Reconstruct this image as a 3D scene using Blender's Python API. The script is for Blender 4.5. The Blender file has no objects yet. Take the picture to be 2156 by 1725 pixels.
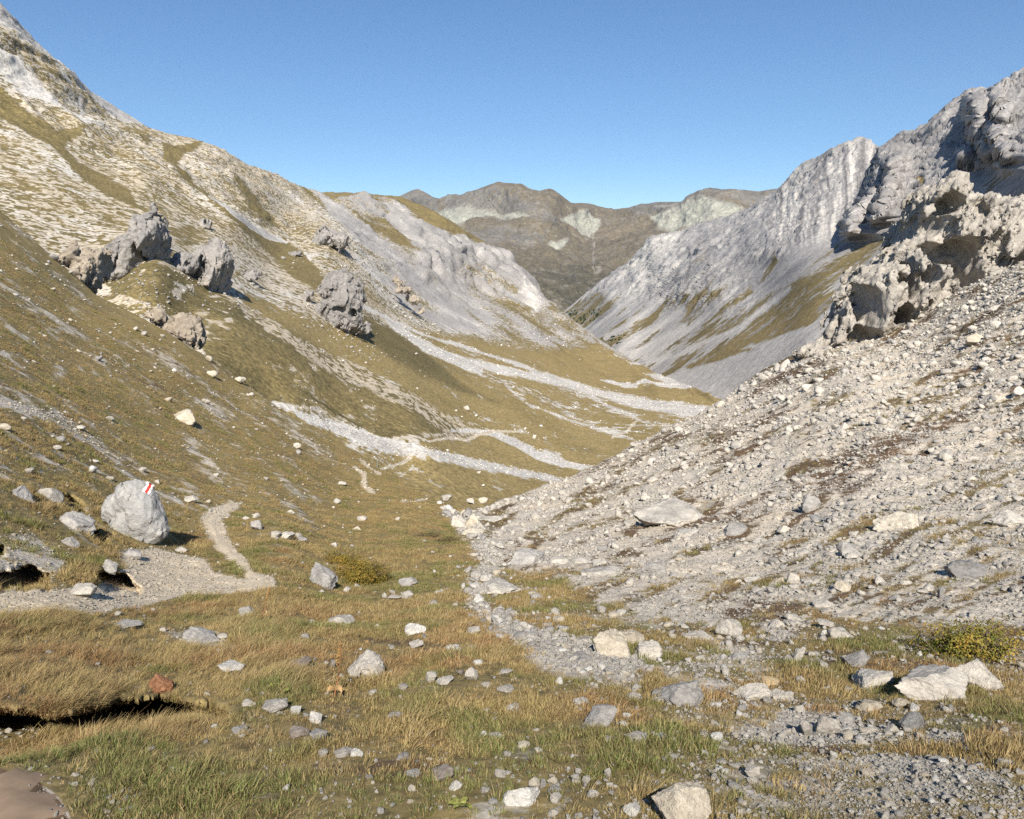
import bpy, math, random
import numpy as np

random.seed(7)
RNG = np.random.default_rng(11)
scene = bpy.context.scene
COL = scene.collection

# ------------------------------------------------------------------ camera, sky, sun, exposure
FPX, CX, CY = 1725.0, 1078.0, 862.5          # focal length and centre of the survey frame (2156 x 1725)
PITCH = math.radians(9.95)
EYE = 1.6
cam_d = bpy.data.cameras.new('camera')
cam_d.sensor_width = 36.0
cam_d.lens = 36.0 * FPX / 2156.0
cam_d.clip_start = 0.05
cam_d.clip_end = 40000.0
cam = bpy.data.objects.new('camera', cam_d)
cam.location = (0, 0, EYE)
cam.rotation_euler = (math.pi / 2 - PITCH, 0, 0)
COL.objects.link(cam)
scene.camera = cam

SUN_EL = math.radians(38.0)
SUN_AZ = math.radians(180.0 - 2.5)            # where the sun stands, turning clockwise from +Y: behind the camera
world = bpy.data.worlds.new('World')
scene.world = world
world.use_nodes = True
wn = world.node_tree
wn.nodes.clear()
sky = wn.nodes.new('ShaderNodeTexSky')
sky.sky_type = 'NISHITA'
sky.sun_disc = False
sky.sun_elevation = SUN_EL
sky.sun_rotation = SUN_AZ
sky.altitude = 2300.0
sky.air_density = 1.0
sky.dust_density = 0.9
sky.ozone_density = 2.2
bg = wn.nodes.new('ShaderNodeBackground')
bg.inputs['Strength'].default_value = 0.082
wo = wn.nodes.new('ShaderNodeOutputWorld')
hs = wn.nodes.new('ShaderNodeHueSaturation')
hs.inputs['Saturation'].default_value = 1.25
wn.links.new(sky.outputs[0], hs.inputs['Color'])
wn.links.new(hs.outputs[0], bg.inputs['Color'])
wn.links.new(bg.outputs[0], wo.inputs['Surface'])

sun_d = bpy.data.lights.new('sun', 'SUN')
sun_d.energy = 5.0
sun_d.angle = math.radians(0.53)
sun_d.color = (1.0, 0.94, 0.84)
sun = bpy.data.objects.new('sun', sun_d)
COL.objects.link(sun)
# light travels along -Z of the lamp
_sd = np.array([math.sin(SUN_AZ) * math.cos(SUN_EL), math.cos(SUN_AZ) * math.cos(SUN_EL), math.sin(SUN_EL)])
sun.rotation_euler = (math.pi / 2 - SUN_EL, 0, math.atan2(_sd[0], -_sd[1]))
sun.location = (0, -20, 40)

scene.view_settings.view_transform = 'Standard'
scene.view_settings.look = 'None'
scene.view_settings.exposure = 0.60
scene.view_settings.gamma = 1.0
scene.view_settings.use_curve_mapping = False
scene.cycles.max_bounces = 4
scene.cycles.diffuse_bounces = 2
scene.cycles.use_denoising = False

# ------------------------------------------------------------------ helpers
def unproj(px, py, Y):
    px, py, Y = np.broadcast_arrays(np.asarray(px, float), np.asarray(py, float), np.asarray(Y, float))
    rx = (px - CX) / FPX
    up = -(py - CY) / FPX
    c, s = math.cos(PITCH), math.sin(PITCH)
    dy = c + up * s
    dz = -s + up * c
    k = Y / dy
    return np.stack([rx * k, Y, EYE + dz * k], -1)

def proj(P):
    x, y, z = P[..., 0], P[..., 1], P[..., 2] - EYE
    c, s = math.cos(PITCH), math.sin(PITCH)
    d = y * c - z * s
    u = y * s + z * c
    return CX + FPX * x / d, CY - FPX * u / d

_perm = np.random.default_rng(5).permutation(256).astype(np.int32)
_perm = np.concatenate([_perm, _perm, _perm])
_g = np.random.default_rng(6).normal(size=(256, 3)).astype(np.float32)
_g /= np.linalg.norm(_g, axis=1, keepdims=True)

def perlin(P):
    P = np.asarray(P, np.float32)
    sh = P.shape[:-1]
    P = P.reshape(-1, 3)
    I = np.floor(P).astype(np.int32)
    f = P - I
    I &= 255
    w = f * f * f * (f * (f * 6 - 15) + 10)
    out = 0
    for dx in (0, 1):
        ax = w[:, 0] if dx else 1 - w[:, 0]
        ix = _perm[I[:, 0] + dx]
        for dy in (0, 1):
            ay = w[:, 1] if dy else 1 - w[:, 1]
            iy = _perm[(ix + I[:, 1] + dy) & 511]
            for dz in (0, 1):
                az = w[:, 2] if dz else 1 - w[:, 2]
                g = _g[_perm[(iy + I[:, 2] + dz) & 511] & 255]
                dot = g[:, 0] * (f[:, 0] - dx) + g[:, 1] * (f[:, 1] - dy) + g[:, 2] * (f[:, 2] - dz)
                out = out + ax * ay * az * dot
    return (out * 1.6).reshape(sh)

def fbm(P, wl, octs=5, gain=0.5, seed=0.0, ridged=False):
    """Fractal noise about -1..1 with the longest wave WL."""
    P = np.asarray(P, np.float32) / wl + np.float32(seed * 17.31)
    a, tot, out = 1.0, 0.0, 0
    for i in range(octs):
        n = perlin(P)
        if ridged:
            n = 1 - 2 * np.abs(n)
        out = out + a * n
        tot += a
        a *= gain
        P = P * 2.03 + 3.7
    return out / tot

def sstep(a, b, x):
    t = np.clip((x - a) / (b - a), 0, 1)
    return t * t * (3 - 2 * t)

def seg_dist(px, py, pts, closed):
    d = np.full(px.shape, 1e9)
    n = len(pts)
    for i in range(n if closed else n - 1):
        (x0, y0), (x1, y1) = pts[i][:2], pts[(i + 1) % n][:2]
        vx, vy = x1 - x0, y1 - y0
        t = np.clip(((px - x0) * vx + (py - y0) * vy) / (vx * vx + vy * vy + 1e-9), 0, 1)
        d = np.minimum(d, np.hypot(px - x0 - t * vx, py - y0 - t * vy))
    return d

def poly(px, py, pts, soft=10.0):
    """1 inside the polygon, 0 outside, with a soft border."""
    out = np.zeros(px.shape)
    xs = [p[0] for p in pts]; ys = [p[1] for p in pts]
    m = (px > min(xs) - soft) & (px < max(xs) + soft) & (py > min(ys) - soft) & (py < max(ys) + soft)
    if not m.any():
        return out
    x, y = px[m], py[m]
    ins = np.zeros(x.shape, bool)
    n = len(pts)
    for i in range(n):
        x0, y0 = pts[i]; x1, y1 = pts[(i + 1) % n]
        c = ((y0 > y) != (y1 > y)) & (x < (x1 - x0) * (y - y0) / (y1 - y0 + 1e-12) + x0)
        ins ^= c
    d = seg_dist(x, y, pts, True)
    out[m] = sstep(-soft, soft, np.where(ins, d, -d))
    return out

def line(px, py, pts, w, soft=4.0):
    """1 on the polyline; PTS may carry a half-width as third number."""
    out = np.zeros(px.shape)
    n = len(pts)
    for i in range(n - 1):
        a, b = pts[i], pts[i + 1]
        wa = a[2] if len(a) > 2 else w
        wb = b[2] if len(b) > 2 else w
        R = max(wa, wb) + soft
        m = (px > min(a[0], b[0]) - R) & (px < max(a[0], b[0]) + R) & (py > min(a[1], b[1]) - R) & (py < max(a[1], b[1]) + R)
        if not m.any():
            continue
        x, y = px[m], py[m]
        vx, vy = b[0] - a[0], b[1] - a[1]
        t = np.clip(((x - a[0]) * vx + (y - a[1]) * vy) / (vx * vx + vy * vy + 1e-9), 0, 1)
        d = np.hypot(x - a[0] - t * vx, y - a[1] - t * vy)
        ww = wa + (wb - wa) * t
        out[m] = np.maximum(out[m], 1 - sstep(ww - soft, ww + soft, d))
    return out

def blocks(P, size, seed=0):
    """Jointed rock: a random value 0..1 for the block that each point belongs to, and how deep inside it the point lies."""
    q = np.asarray(P, np.float32) / np.asarray(size, np.float32) + seed * 7.7
    I = np.floor(q).astype(np.int32)
    b1 = np.full(len(q), 9.0, np.float32); b2 = b1.copy(); v = np.zeros(len(q), np.float32)
    for dx in (-1, 0, 1):
        for dy in (-1, 0, 1):
            for dz in (-1, 0, 1):
                c = I + np.array([dx, dy, dz], np.int32)
                m = c & 255
                h = _perm[(_perm[(_perm[m[:, 0]] + m[:, 1]) & 511] + m[:, 2]) & 511]
                h2, h3 = _perm[h + 13], _perm[h + 101]
                d = ((c[:, 0] + h / 255.0 - q[:, 0]) ** 2 + (c[:, 1] + h2 / 255.0 - q[:, 1]) ** 2 + (c[:, 2] + h3 / 255.0 - q[:, 2]) ** 2).astype(np.float32)
                near = d < b1
                b2 = np.where(near, b1, np.minimum(b2, d))
                v = np.where(near, _perm[h + 57] / 255.0, v)
                b1 = np.where(near, d, b1)
    return v, np.sqrt(b2) - np.sqrt(b1)

class TPS:
    """Thin-plate spline of log distance through surveyed points (px, py, metres ahead)."""
    def __init__(self, pts):
        pts = np.array(pts, float)
        self.c = pts[:, :2] / 1000.0
        n = len(pts)
        K = self.k(self.c, self.c) + np.eye(n) * 2e-4
        A = np.zeros((n + 3, n + 3))
        A[:n, :n] = K
        A[:n, n] = 1; A[:n, n + 1:] = self.c
        A[n, :n] = 1; A[n + 1:, :n] = self.c.T
        b = np.zeros(n + 3); b[:n] = np.log(pts[:, 2])
        self.w = np.linalg.solve(A, b)
    @staticmethod
    def k(a, b):
        d2 = ((a[:, None, :] - b[None, :, :]) ** 2).sum(-1)
        return 0.5 * d2 * np.log(d2 + 1e-12)
    def __call__(self, px, py):
        px, py = np.broadcast_arrays(np.asarray(px, float), np.asarray(py, float))
        q = np.stack([px.ravel(), py.ravel()], -1) / 1000.0
        n = len(self.c)
        out = np.empty(len(q))
        for i in range(0, len(q), 20000):
            s = q[i:i + 20000]
            out[i:i + 20000] = self.k(s, self.c) @ self.w[:n] + self.w[n] + s @ self.w[n + 1:]
        return np.exp(out).reshape(px.shape)

def mesh_from(name, V, F, mat=None, smooth=True, attrs=None):
    """One mesh from arrays: V n x 3, F m x 3 or m x 4."""
    V = np.ascontiguousarray(V, np.float32).reshape(-1, 3)
    F = np.ascontiguousarray(F, np.int32)
    me = bpy.data.meshes.new(name)
    me.vertices.add(len(V))
    me.vertices.foreach_set('co', V.ravel())
    k = F.shape[1]
    me.loops.add(F.size)
    me.loops.foreach_set('vertex_index', F.ravel())
    me.polygons.add(len(F))
    me.polygons.foreach_set('loop_start', np.arange(0, F.size, k, dtype=np.int32))
    me.polygons.foreach_set('loop_total', np.full(len(F), k, np.int32))
    if smooth:
        me.polygons.foreach_set('use_smooth', np.ones(len(F), bool))
    for nm, arr in (attrs or {}).items():
        arr = np.asarray(arr, np.float32)
        if arr.ndim == 2 and arr.shape[1] == 4:
            a = me.attributes.new(nm, 'FLOAT_COLOR', 'POINT')
            a.data.foreach_set('color', arr.ravel())
        else:
            a = me.attributes.new(nm, 'FLOAT', 'POINT')
            a.data.foreach_set('value', arr.ravel())
    me.update()
    me.validate()
    if mat:
        me.materials.append(mat)
    return me

def link(name, me, parent=None, loc=None):
    o = bpy.data.objects.new(name, me)
    COL.objects.link(o)
    if parent:
        o.parent = parent
    if loc is not None:
        o.location = loc
    return o

def tag(o, label=None, cat=None, group=None, kind=None):
    if label: o['label'] = label
    if cat: o['category'] = cat
    if group: o['group'] = group
    if kind: o['kind'] = kind
    return o

def empty(name, loc, rz=0.0):
    o = bpy.data.objects.new(name, None)
    o.empty_display_size = 0.2
    COL.objects.link(o)
    o.location = loc
    o.rotation_euler = (0, 0, rz)
    return o

def grid_faces(ny, nx):
    i = np.arange(ny * nx).reshape(ny, nx)
    return np.stack([i[:-1, :-1], i[:-1, 1:], i[1:, 1:], i[1:, :-1]], -1).reshape(-1, 4)

def grid_normals(P):
    du = np.gradient(P, axis=1)
    dv = np.gradient(P, axis=0)
    n = np.cross(du, dv)
    n /= np.linalg.norm(n, axis=-1, keepdims=True) + 1e-12
    return n

# ------------------------------------------------------------------ materials
def new_mat(name):
    m = bpy.data.materials.new(name)
    m.use_nodes = True
    nt = m.node_tree
    nt.nodes.clear()
    out = nt.nodes.new('ShaderNodeOutputMaterial')
    b = nt.nodes.new('ShaderNodeBsdfPrincipled')
    b.inputs['Roughness'].default_value = 0.92
    b.inputs['Specular IOR Level'].default_value = 0.15
    nt.links.new(b.outputs[0], out.inputs['Surface'])
    return m, nt, b

class NB:
    """Short hand for shader nodes."""
    def __init__(s, nt): s.nt = nt
    def n(s, t, **kw):
        x = s.nt.nodes.new(t)
        for k, v in kw.items(): setattr(x, k, v)
        return x
    def put(s, sock, v):
        if v is None: return
        if hasattr(v, 'is_output') or isinstance(v, bpy.types.NodeSocket): s.nt.links.new(v, sock)
        else: sock.default_value = v
    def math(s, op, a, b=None, c=None, clamp=False):
        x = s.n('ShaderNodeMath', operation=op, use_clamp=clamp)
        for i, v in enumerate((a, b, c)):
            if v is not None: s.put(x.inputs[i], v)
        return x.outputs[0]
    def mix(s, f, a, b, blend='MIX'):
        x = s.n('ShaderNodeMix', data_type='RGBA', blend_type=blend)
        s.put(x.inputs[0], f); s.put(x.inputs[6], a); s.put(x.inputs[7], b)
        return x.outputs[2]
    def noise(s, vec, scale, detail=4, rough=0.55, dist=0.0):
        x = s.n('ShaderNodeTexNoise')
        s.put(x.inputs['Vector'], vec)
        x.inputs['Scale'].default_value = scale
        x.inputs['Detail'].default_value = detail
        x.inputs['Roughness'].default_value = rough
        x.inputs['Distortion'].default_value = dist
        return x.outputs[0]
    def voro(s, vec, scale, feature='F1', out=0):
        x = s.n('ShaderNodeTexVoronoi', feature=feature)
        s.put(x.inputs['Vector'], vec)
        x.inputs['Scale'].default_value = scale
        return x.outputs[out]
    def mapv(s, vec, sc=(1, 1, 1), rot=(0, 0, 0)):
        x = s.n('ShaderNodeMapping')
        s.put(x.inputs['Vector'], vec)
        x.inputs['Scale'].default_value = sc
        x.inputs['Rotation'].default_value = rot
        return x.outputs[0]
    def ramp(s, f, stops):
        x = s.n('ShaderNodeValToRGB')
        s.put(x.inputs[0], f)
        e = x.color_ramp.elements
        while len(e) < len(stops): e.new(0.5)
        for i, (p, c) in enumerate(stops):
            e[i].position = p
            e[i].color = (*c, 1) if len(c) == 3 else c
        return x.outputs[0]
    def range(s, v, a, b, c=0.0, d=1.0):
        x = s.n('ShaderNodeMapRange')
        s.put(x.inputs[0], v)
        for i, q in enumerate((a, b, c, d)): s.put(x.inputs[i + 1], q)
        return x.outputs[0]
    def bump(s, h, strength, dist, normal=None):
        x = s.n('ShaderNodeBump')
        x.inputs['Strength'].default_value = strength
        x.inputs['Distance'].default_value = dist
        s.put(x.inputs['Height'], h)
        if normal is not None: s.put(x.inputs['Normal'], normal)
        return x.outputs[0]

GRASS = [(0.0, (0.105, 0.088, 0.040)), (0.35, (0.178, 0.140, 0.062)), (0.6, (0.258, 0.194, 0.083)), (1.0, (0.33, 0.25, 0.112))]
ROCK = [(0.0, (0.28, 0.255, 0.225)), (0.35, (0.42, 0.375, 0.315)), (0.65, (0.55, 0.49, 0.405)), (1.0, (0.62, 0.51, 0.365))]
SOIL = (0.135, 0.088, 0.052)

def terrain_mat(name, fine, edge=1.6, gain=4.0, zs=1.0, grass=GRASS, rock=ROCK, bump=0.6, bdist=0.1, contrast=0.35, speck=None, terr=None, grit=None):
    """Ground whose cover (r grass, g grass hue, b rock hue, a soil) comes from the mesh; FINE is the wave of the small mottling in metres."""
    m, nt, b = new_mat(name)
    q = NB(nt)
    att = q.n('ShaderNodeAttribute', attribute_name='cover')
    sep = q.n('ShaderNodeSeparateColor')
    nt.links.new(att.outputs['Color'], sep.inputs[0])
    pos = q.n('ShaderNodeNewGeometry').outputs['Position']
    pz = q.mapv(pos, (1, 1, zs))
    n1 = q.noise(pz, 1.0 / fine, 6, 0.62)
    n2 = q.noise(pz, 3.1 / fine, 5, 0.65)
    n3 = q.noise(pos, 0.23 / fine, 4, 0.55)
    nn = q.math('ADD', q.math('MULTIPLY', q.range(n1, 0.3, 0.7), 0.6), q.math('MULTIPLY', q.range(n2, 0.3, 0.7), 0.4))
    e = q.math('MULTIPLY', q.math('SUBTRACT', nn, 0.5), edge)
    soil = att.outputs['Alpha']
    if terr:                                    # turf steps: short level scallops of turf, as strong as the alpha of the cover
        pt = q.mapv(pos, (1, 1, terr[1]))
        tn = q.noise(pt, 1.0 / terr[0], 2.5, 0.5, 1.1)
        e = q.math('ADD', e, q.math('MULTIPLY', q.math('MULTIPLY', q.math('SUBTRACT', q.range(tn, 0.36, 0.64), 0.5), 1.5), soil))
    t = q.math('ADD', q.math('SUBTRACT', sep.outputs[0], 0.5), e)
    gm = q.math('ADD', q.math('MULTIPLY', t, gain), 0.5, clamp=True)
    gh = q.math('ADD', sep.outputs[1], q.math('MULTIPLY', q.math('SUBTRACT', n3, 0.5), 0.55))
    gh = q.math('ADD', gh, q.math('MULTIPLY', q.math('SUBTRACT', n2, 0.5), 0.8), clamp=True)
    gcol = q.ramp(gh, grass)
    rh = q.math('ADD', sep.outputs[2], q.math('MULTIPLY', q.math('SUBTRACT', n3, 0.5), 0.5), clamp=True)
    rcol = q.ramp(rh, rock)
    so = q.math('ADD', q.math('SUBTRACT', 0.0 if terr else soil, 0.5), e)
    so = q.math('ADD', q.math('MULTIPLY', so, gain), 0.5, clamp=True)
    col = q.mix(gm, rcol, gcol)
    if not terr: col = q.mix(so, col, (*SOIL, 1))
    v = q.range(n2, 0.25, 0.75, 1 - contrast, 1 + contrast)
    if grit:                                    # stones and tussocks too small to model: sharp light and dark grains
        gn = q.noise(q.mapv(pos, (1, 1, 0.8)), 1.0 / grit[0], 2, 0.6)
        gd = q.range(gn, 0.36, 0.47, 1 - grit[1], 1.0)
        gl = q.range(gn, 0.55, 0.66, 1.0, 1 + grit[1])
        v = q.math('MULTIPLY', v, q.math('MULTIPLY', gd, gl))
    if speck:
        vo = q.voro(pos, 1.0 / speck, 'F1', 1)      # random tone per stone
        vs = q.n('ShaderNodeSeparateColor'); nt.links.new(vo, vs.inputs[0])
        sv = q.range(vs.outputs[0], 0, 1, 0.80, 1.15)
        inv = q.math('SUBTRACT', 1.0, gm)
        v = q.math('MULTIPLY', v, q.math('ADD', q.math('MULTIPLY', q.math('SUBTRACT', sv, 1.0), inv), 1.0))
    vv = q.n('ShaderNodeCombineColor')
    for i in range(3): nt.links.new(v, vv.inputs[i])
    col = q.mix(1.0, col, vv.outputs[0], 'MULTIPLY')
    nt.links.new(col, b.inputs['Base Color'])
    h = q.math('ADD', n1, q.math('MULTIPLY', n2, 0.5))
    if speck:
        h = q.math('ADD', h, q.math('MULTIPLY', q.voro(pos, 1.0 / speck), -0.35))
    nt.links.new(q.bump(h, bump, bdist), b.inputs['Normal'])
    return m

def rock_mat(name, stops, scale=6.0, bump=0.7, bdist=0.02, lichen=0.25, strata=None):
    """Limestone: grain, pits, paler and darker blotches, with a tone of its own for every stone."""
    m, nt, b = new_mat(name)
    q = NB(nt)
    tc = q.n('ShaderNodeTexCoord').outputs['Object']
    oi = q.n('ShaderNodeObjectInfo')
    off = q.n('ShaderNodeVectorMath', operation='ADD')
    nt.links.new(tc, off.inputs[0])
    rv = q.n('ShaderNodeCombineXYZ')
    nt.links.new(q.math('MULTIPLY', oi.outputs['Random'], 37.0), rv.inputs[0])
    nt.links.new(rv.outputs[0], off.inputs[1])
    p = off.outputs[0]
    if strata: p = q.mapv(p, strata[0], strata[1])
    n1 = q.noise(p, scale * 0.35, 5, 0.6, 0.4)
    n2 = q.noise(p, scale, 8, 0.72)
    n3 = q.noise(p, scale * 4.5, 4, 0.7)
    f = q.math('ADD', q.math('MULTIPLY', n1, 0.6), q.math('MULTIPLY', n2, 0.4))
    f = q.math('ADD', f, q.math('MULTIPLY', q.math('SUBTRACT', oi.outputs['Random'], 0.5), 0.22))
    col = q.ramp(q.range(f, 0.3, 0.7), stops)
    v = q.range(n2, 0.3, 0.7, 0.72, 1.18)
    v = q.math('MULTIPLY', v, q.range(n3, 0.3, 0.7, 0.85, 1.12))
    vv = q.n('ShaderNodeCombineColor')
    for i in range(3): nt.links.new(v, vv.inputs[i])
    col = q.mix(1.0, col, vv.outputs[0], 'MULTIPLY')
    li = q.range(q.noise(p, scale * 0.8, 6, 0.8), 0.58, 0.68, 0, lichen)
    col = q.mix(li, col, (0.16, 0.145, 0.12, 1))
    nt.links.new(col, b.inputs['Base Color'])
    pits = q.range(q.noise(p, scale * 1.6, 5, 0.75), 0.35, 0.6)
    h = q.math('ADD', q.math('ADD', n2, q.math('MULTIPLY', n3, 0.4)), q.math('MULTIPLY', pits, 0.5))
    nt.links.new(q.bump(h, bump, bdist), b.inputs['Normal'])
    return m

# ------------------------------------------------------------------ air
def build_haze(density):
    lo, hi = np.array([-6000., -300., -1200.]), np.array([9000., 12500., 2600.])
    V = np.array([[(lo, hi)[i][0], (lo, hi)[j][1], (lo, hi)[k][2]] for i in (0, 1) for j in (0, 1) for k in (0, 1)])
    F = np.array([[0, 1, 3, 2], [4, 6, 7, 5], [0, 4, 5, 1], [2, 3, 7, 6], [0, 2, 6, 4], [1, 5, 7, 3]])
    m = bpy.data.materials.new('air'); m.use_nodes = True
    nt = m.node_tree; nt.nodes.clear()
    out = nt.nodes.new('ShaderNodeOutputMaterial')
    v = nt.nodes.new('ShaderNodeVolumePrincipled')
    v.inputs['Color'].default_value = (0.72, 0.84, 1.0, 1)
    v.inputs['Density'].default_value = density
    v.inputs['Anisotropy'].default_value = 0.0
    nt.links.new(v.outputs[0], out.inputs['Volume'])
    o = link('haze', mesh_from('haze', V, F, m, False))
    tag(o, kind='stuff')
HAZE = 0.000018
# ------------------------------------------------------------------ landforms
def build_layer(name, ctrl, top, bottom, xr, nx, ny, mat, disp, cover, back, ypow=1.0, extra_rows=None, step=None, smooth=True):
    """A landform surveyed through CTRL points, between the curves BOTTOM and TOP, with relief DISP(P, px, py, Y) along its normal
    and ground cover COVER(P, px, py); BACK lists (metres behind the crest, metres below it)."""
    tps = TPS(ctrl)
    xs = np.linspace(xr[0], xr[1], nx)
    tx = np.array([p[0] for p in top]); ty = np.array([p[1] for p in top])
    bx = np.array([p[0] for p in bottom]); by = np.array([p[1] for p in bottom])
    T = np.interp(xs, tx, ty); B = np.interp(xs, bx, by)
    v = np.linspace(0, 1, ny) ** ypow
    py = B[None] * (1 - v[:, None]) + T[None] * v[:, None]
    if extra_rows is not None:
        py = np.concatenate([np.repeat(np.array(extra_rows, float)[:, None], nx, 1), py], 0)
    px = np.broadcast_to(xs[None], py.shape).copy()
    Y = tps(px, py)
    if step is not None:
        Y = Y * np.exp(step(px, py))
    P = unproj(px, py, Y)
    N = grid_normals(P)
    h = disp(P, px, py, Y)
    P = P + N * h[..., None]
    c = cover(P, px, py)
    crest = P[-1]
    d = crest.copy(); d[:, 2] = 0
    d /= np.linalg.norm(d, axis=1, keepdims=True)
    rows = [P]
    for dist, drop in back:
        r = crest + d * dist
        r[:, 2] -= drop
        rows.append(r[None])
    nb = len(back)
    Pf = np.concatenate(rows, 0)
    cf = np.concatenate([c] + [c[-1:]] * nb, 0)
    me = mesh_from(name, Pf, grid_faces(Pf.shape[0], nx), mat, smooth, {'cover': cf.reshape(-1, 4)})
    o = link(name, me)
    tag(o, kind='structure')
    return {'o': o, 'tps': tps, 'P': P, 'px': px, 'py': py, 'cover': c, 'N': grid_normals(P)}

def stack(r, g, b, a):
    return np.stack([np.clip(np.broadcast_to(x, r.shape), 0, 1) for x in (r, g, b, a)], -1)

# --- distant mountains -------------------------------------------------------
FAR_TOP = [(600, 440), (780, 432), (842, 416), (872, 402), (882, 399), (899, 407), (915, 417), (930, 421), (949, 414), (962, 411), (972, 414), (992, 407),
           (1009, 401), (1032, 391), (1052, 385), (1069, 389), (1099, 392), (1115, 401), (1135, 406), (1155, 401), (1165, 404), (1182, 417), (1199, 429),
           (1239, 430), (1265, 439), (1299, 444), (1329, 439), (1352, 432), (1385, 429), (1437, 428), (1470, 405), (1497, 400), (1520, 405),
           (1537, 403), (1570, 405), (1597, 408), (1624, 401), (1644, 400), (1750, 385), (2000, 395)]
FAR_BOT = [(600, 700), (1190, 720), (1345, 725), (2000, 720)]
FAR_CTRL = [(700, 430, 8200), (882, 399, 8600), (882, 440, 8400), (1052, 385, 7000), (1155, 401, 6800), (1299, 444, 8200), (1497, 400, 6500), (1640, 400, 6600), (1052, 470, 6600),
            (960, 440, 7300), (1150, 500, 6100), (1150, 450, 6300), (1240, 560, 5700), (1240, 500, 6900), (1150, 570, 5000), (1000, 520, 5600), (1345, 560, 5200), (1345, 480, 7000), (1420, 520, 5800),
            (1240, 600, 4900), (1200, 660, 4000), (1300, 620, 4300), (1345, 725, 3500), (1190, 720, 3400), (700, 700, 4000), (1900, 720, 4500), (1900, 400, 6500),
            (1497, 470, 5900), (1600, 450, 6000)]
def far_disp(P, px, py, Y):
    k = sstep(0, 60, np.interp(px, [p[0] for p in FAR_BOT], [p[1] for p in FAR_BOT]) - py)
    r = fbm(P, 1000, 7, 0.6, 1.0, True)
    g = fbm(P * np.array([1, 0.45, 0.35]), 420, 6, 0.62, 2.0, True)
    edge = sstep(0, 25, py - np.interp(px, [p[0] for p in FAR_TOP], [p[1] for p in FAR_TOP]))
    return k * (r * 105 + g * 55) * (0.18 + 0.82 * edge)
def far_cover(P, px, py):
    wx = px + 14 * fbm(P, 500, 4, 0.6, 3.0); wy = py + 9 * fbm(P, 500, 4, 0.6, 4.0)
    g = 0.66 + 0.0 * px
    hue = 0.52 + 0.25 * fbm(P, 900, 4, 0.5, 5)
    rk = 0.30 + 0.0 * px
    crag = np.maximum.reduce([poly(wx, wy, [(940, 425), (1040, 395), (1100, 420), (1160, 470), (1135, 490), (1060, 480), (960, 480)], 14),
                              poly(wx, wy, [(830, 410), (885, 395), (935, 425), (930, 470), (860, 460)], 10),
                              poly(wx, wy, [(1440, 400), (1660, 395), (1640, 440), (1560, 450), (1500, 432), (1420, 450), (1340, 470), (1330, 440)], 12),
                              poly(wx, wy, [(980, 505), (1080, 500), (1140, 515), (1120, 545), (1020, 540)], 10)])
    g = g - 0.30 * crag
    rk = rk - 0.12 * crag + 0.12 * fbm(P * np.array([1, 1, 0.3]), 160, 4, 0.6, 6) * crag
    pale = np.maximum.reduce([poly(wx, wy, [(930, 462), (960, 455), (1110, 470), (1120, 482), (1000, 482), (975, 495)], 5),
                              poly(wx, wy, [(1165, 470), (1200, 455), (1255, 490), (1262, 500), (1230, 520), (1195, 490)], 6),
                              poly(wx, wy, [(1375, 470), (1490, 435), (1560, 470), (1470, 490), (1390, 500)], 10),
                              poly(wx, wy, [(1390, 445), (1435, 432), (1430, 445)], 5), poly(wx, wy, [(1150, 528), (1180, 530), (1170, 545)], 4)])
    g = g - 0.62 * pale
    rk = rk + 0.75 * pale
    gul = line(wx, wy, [(1245, 500), (1250, 560), (1258, 600)], 2.5, 2) * 0.5 + line(wx, wy, [(1300, 540), (1275, 590), (1250, 610)], 2, 2) * 0.4
    g = g - gul * 0.5
    rk = rk + gul * 0.4
    low = sstep(545, 640, py)
    hue = hue * (1 - low) + 0.12 * low
    return stack(g, hue, rk, 0 * px)

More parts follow.
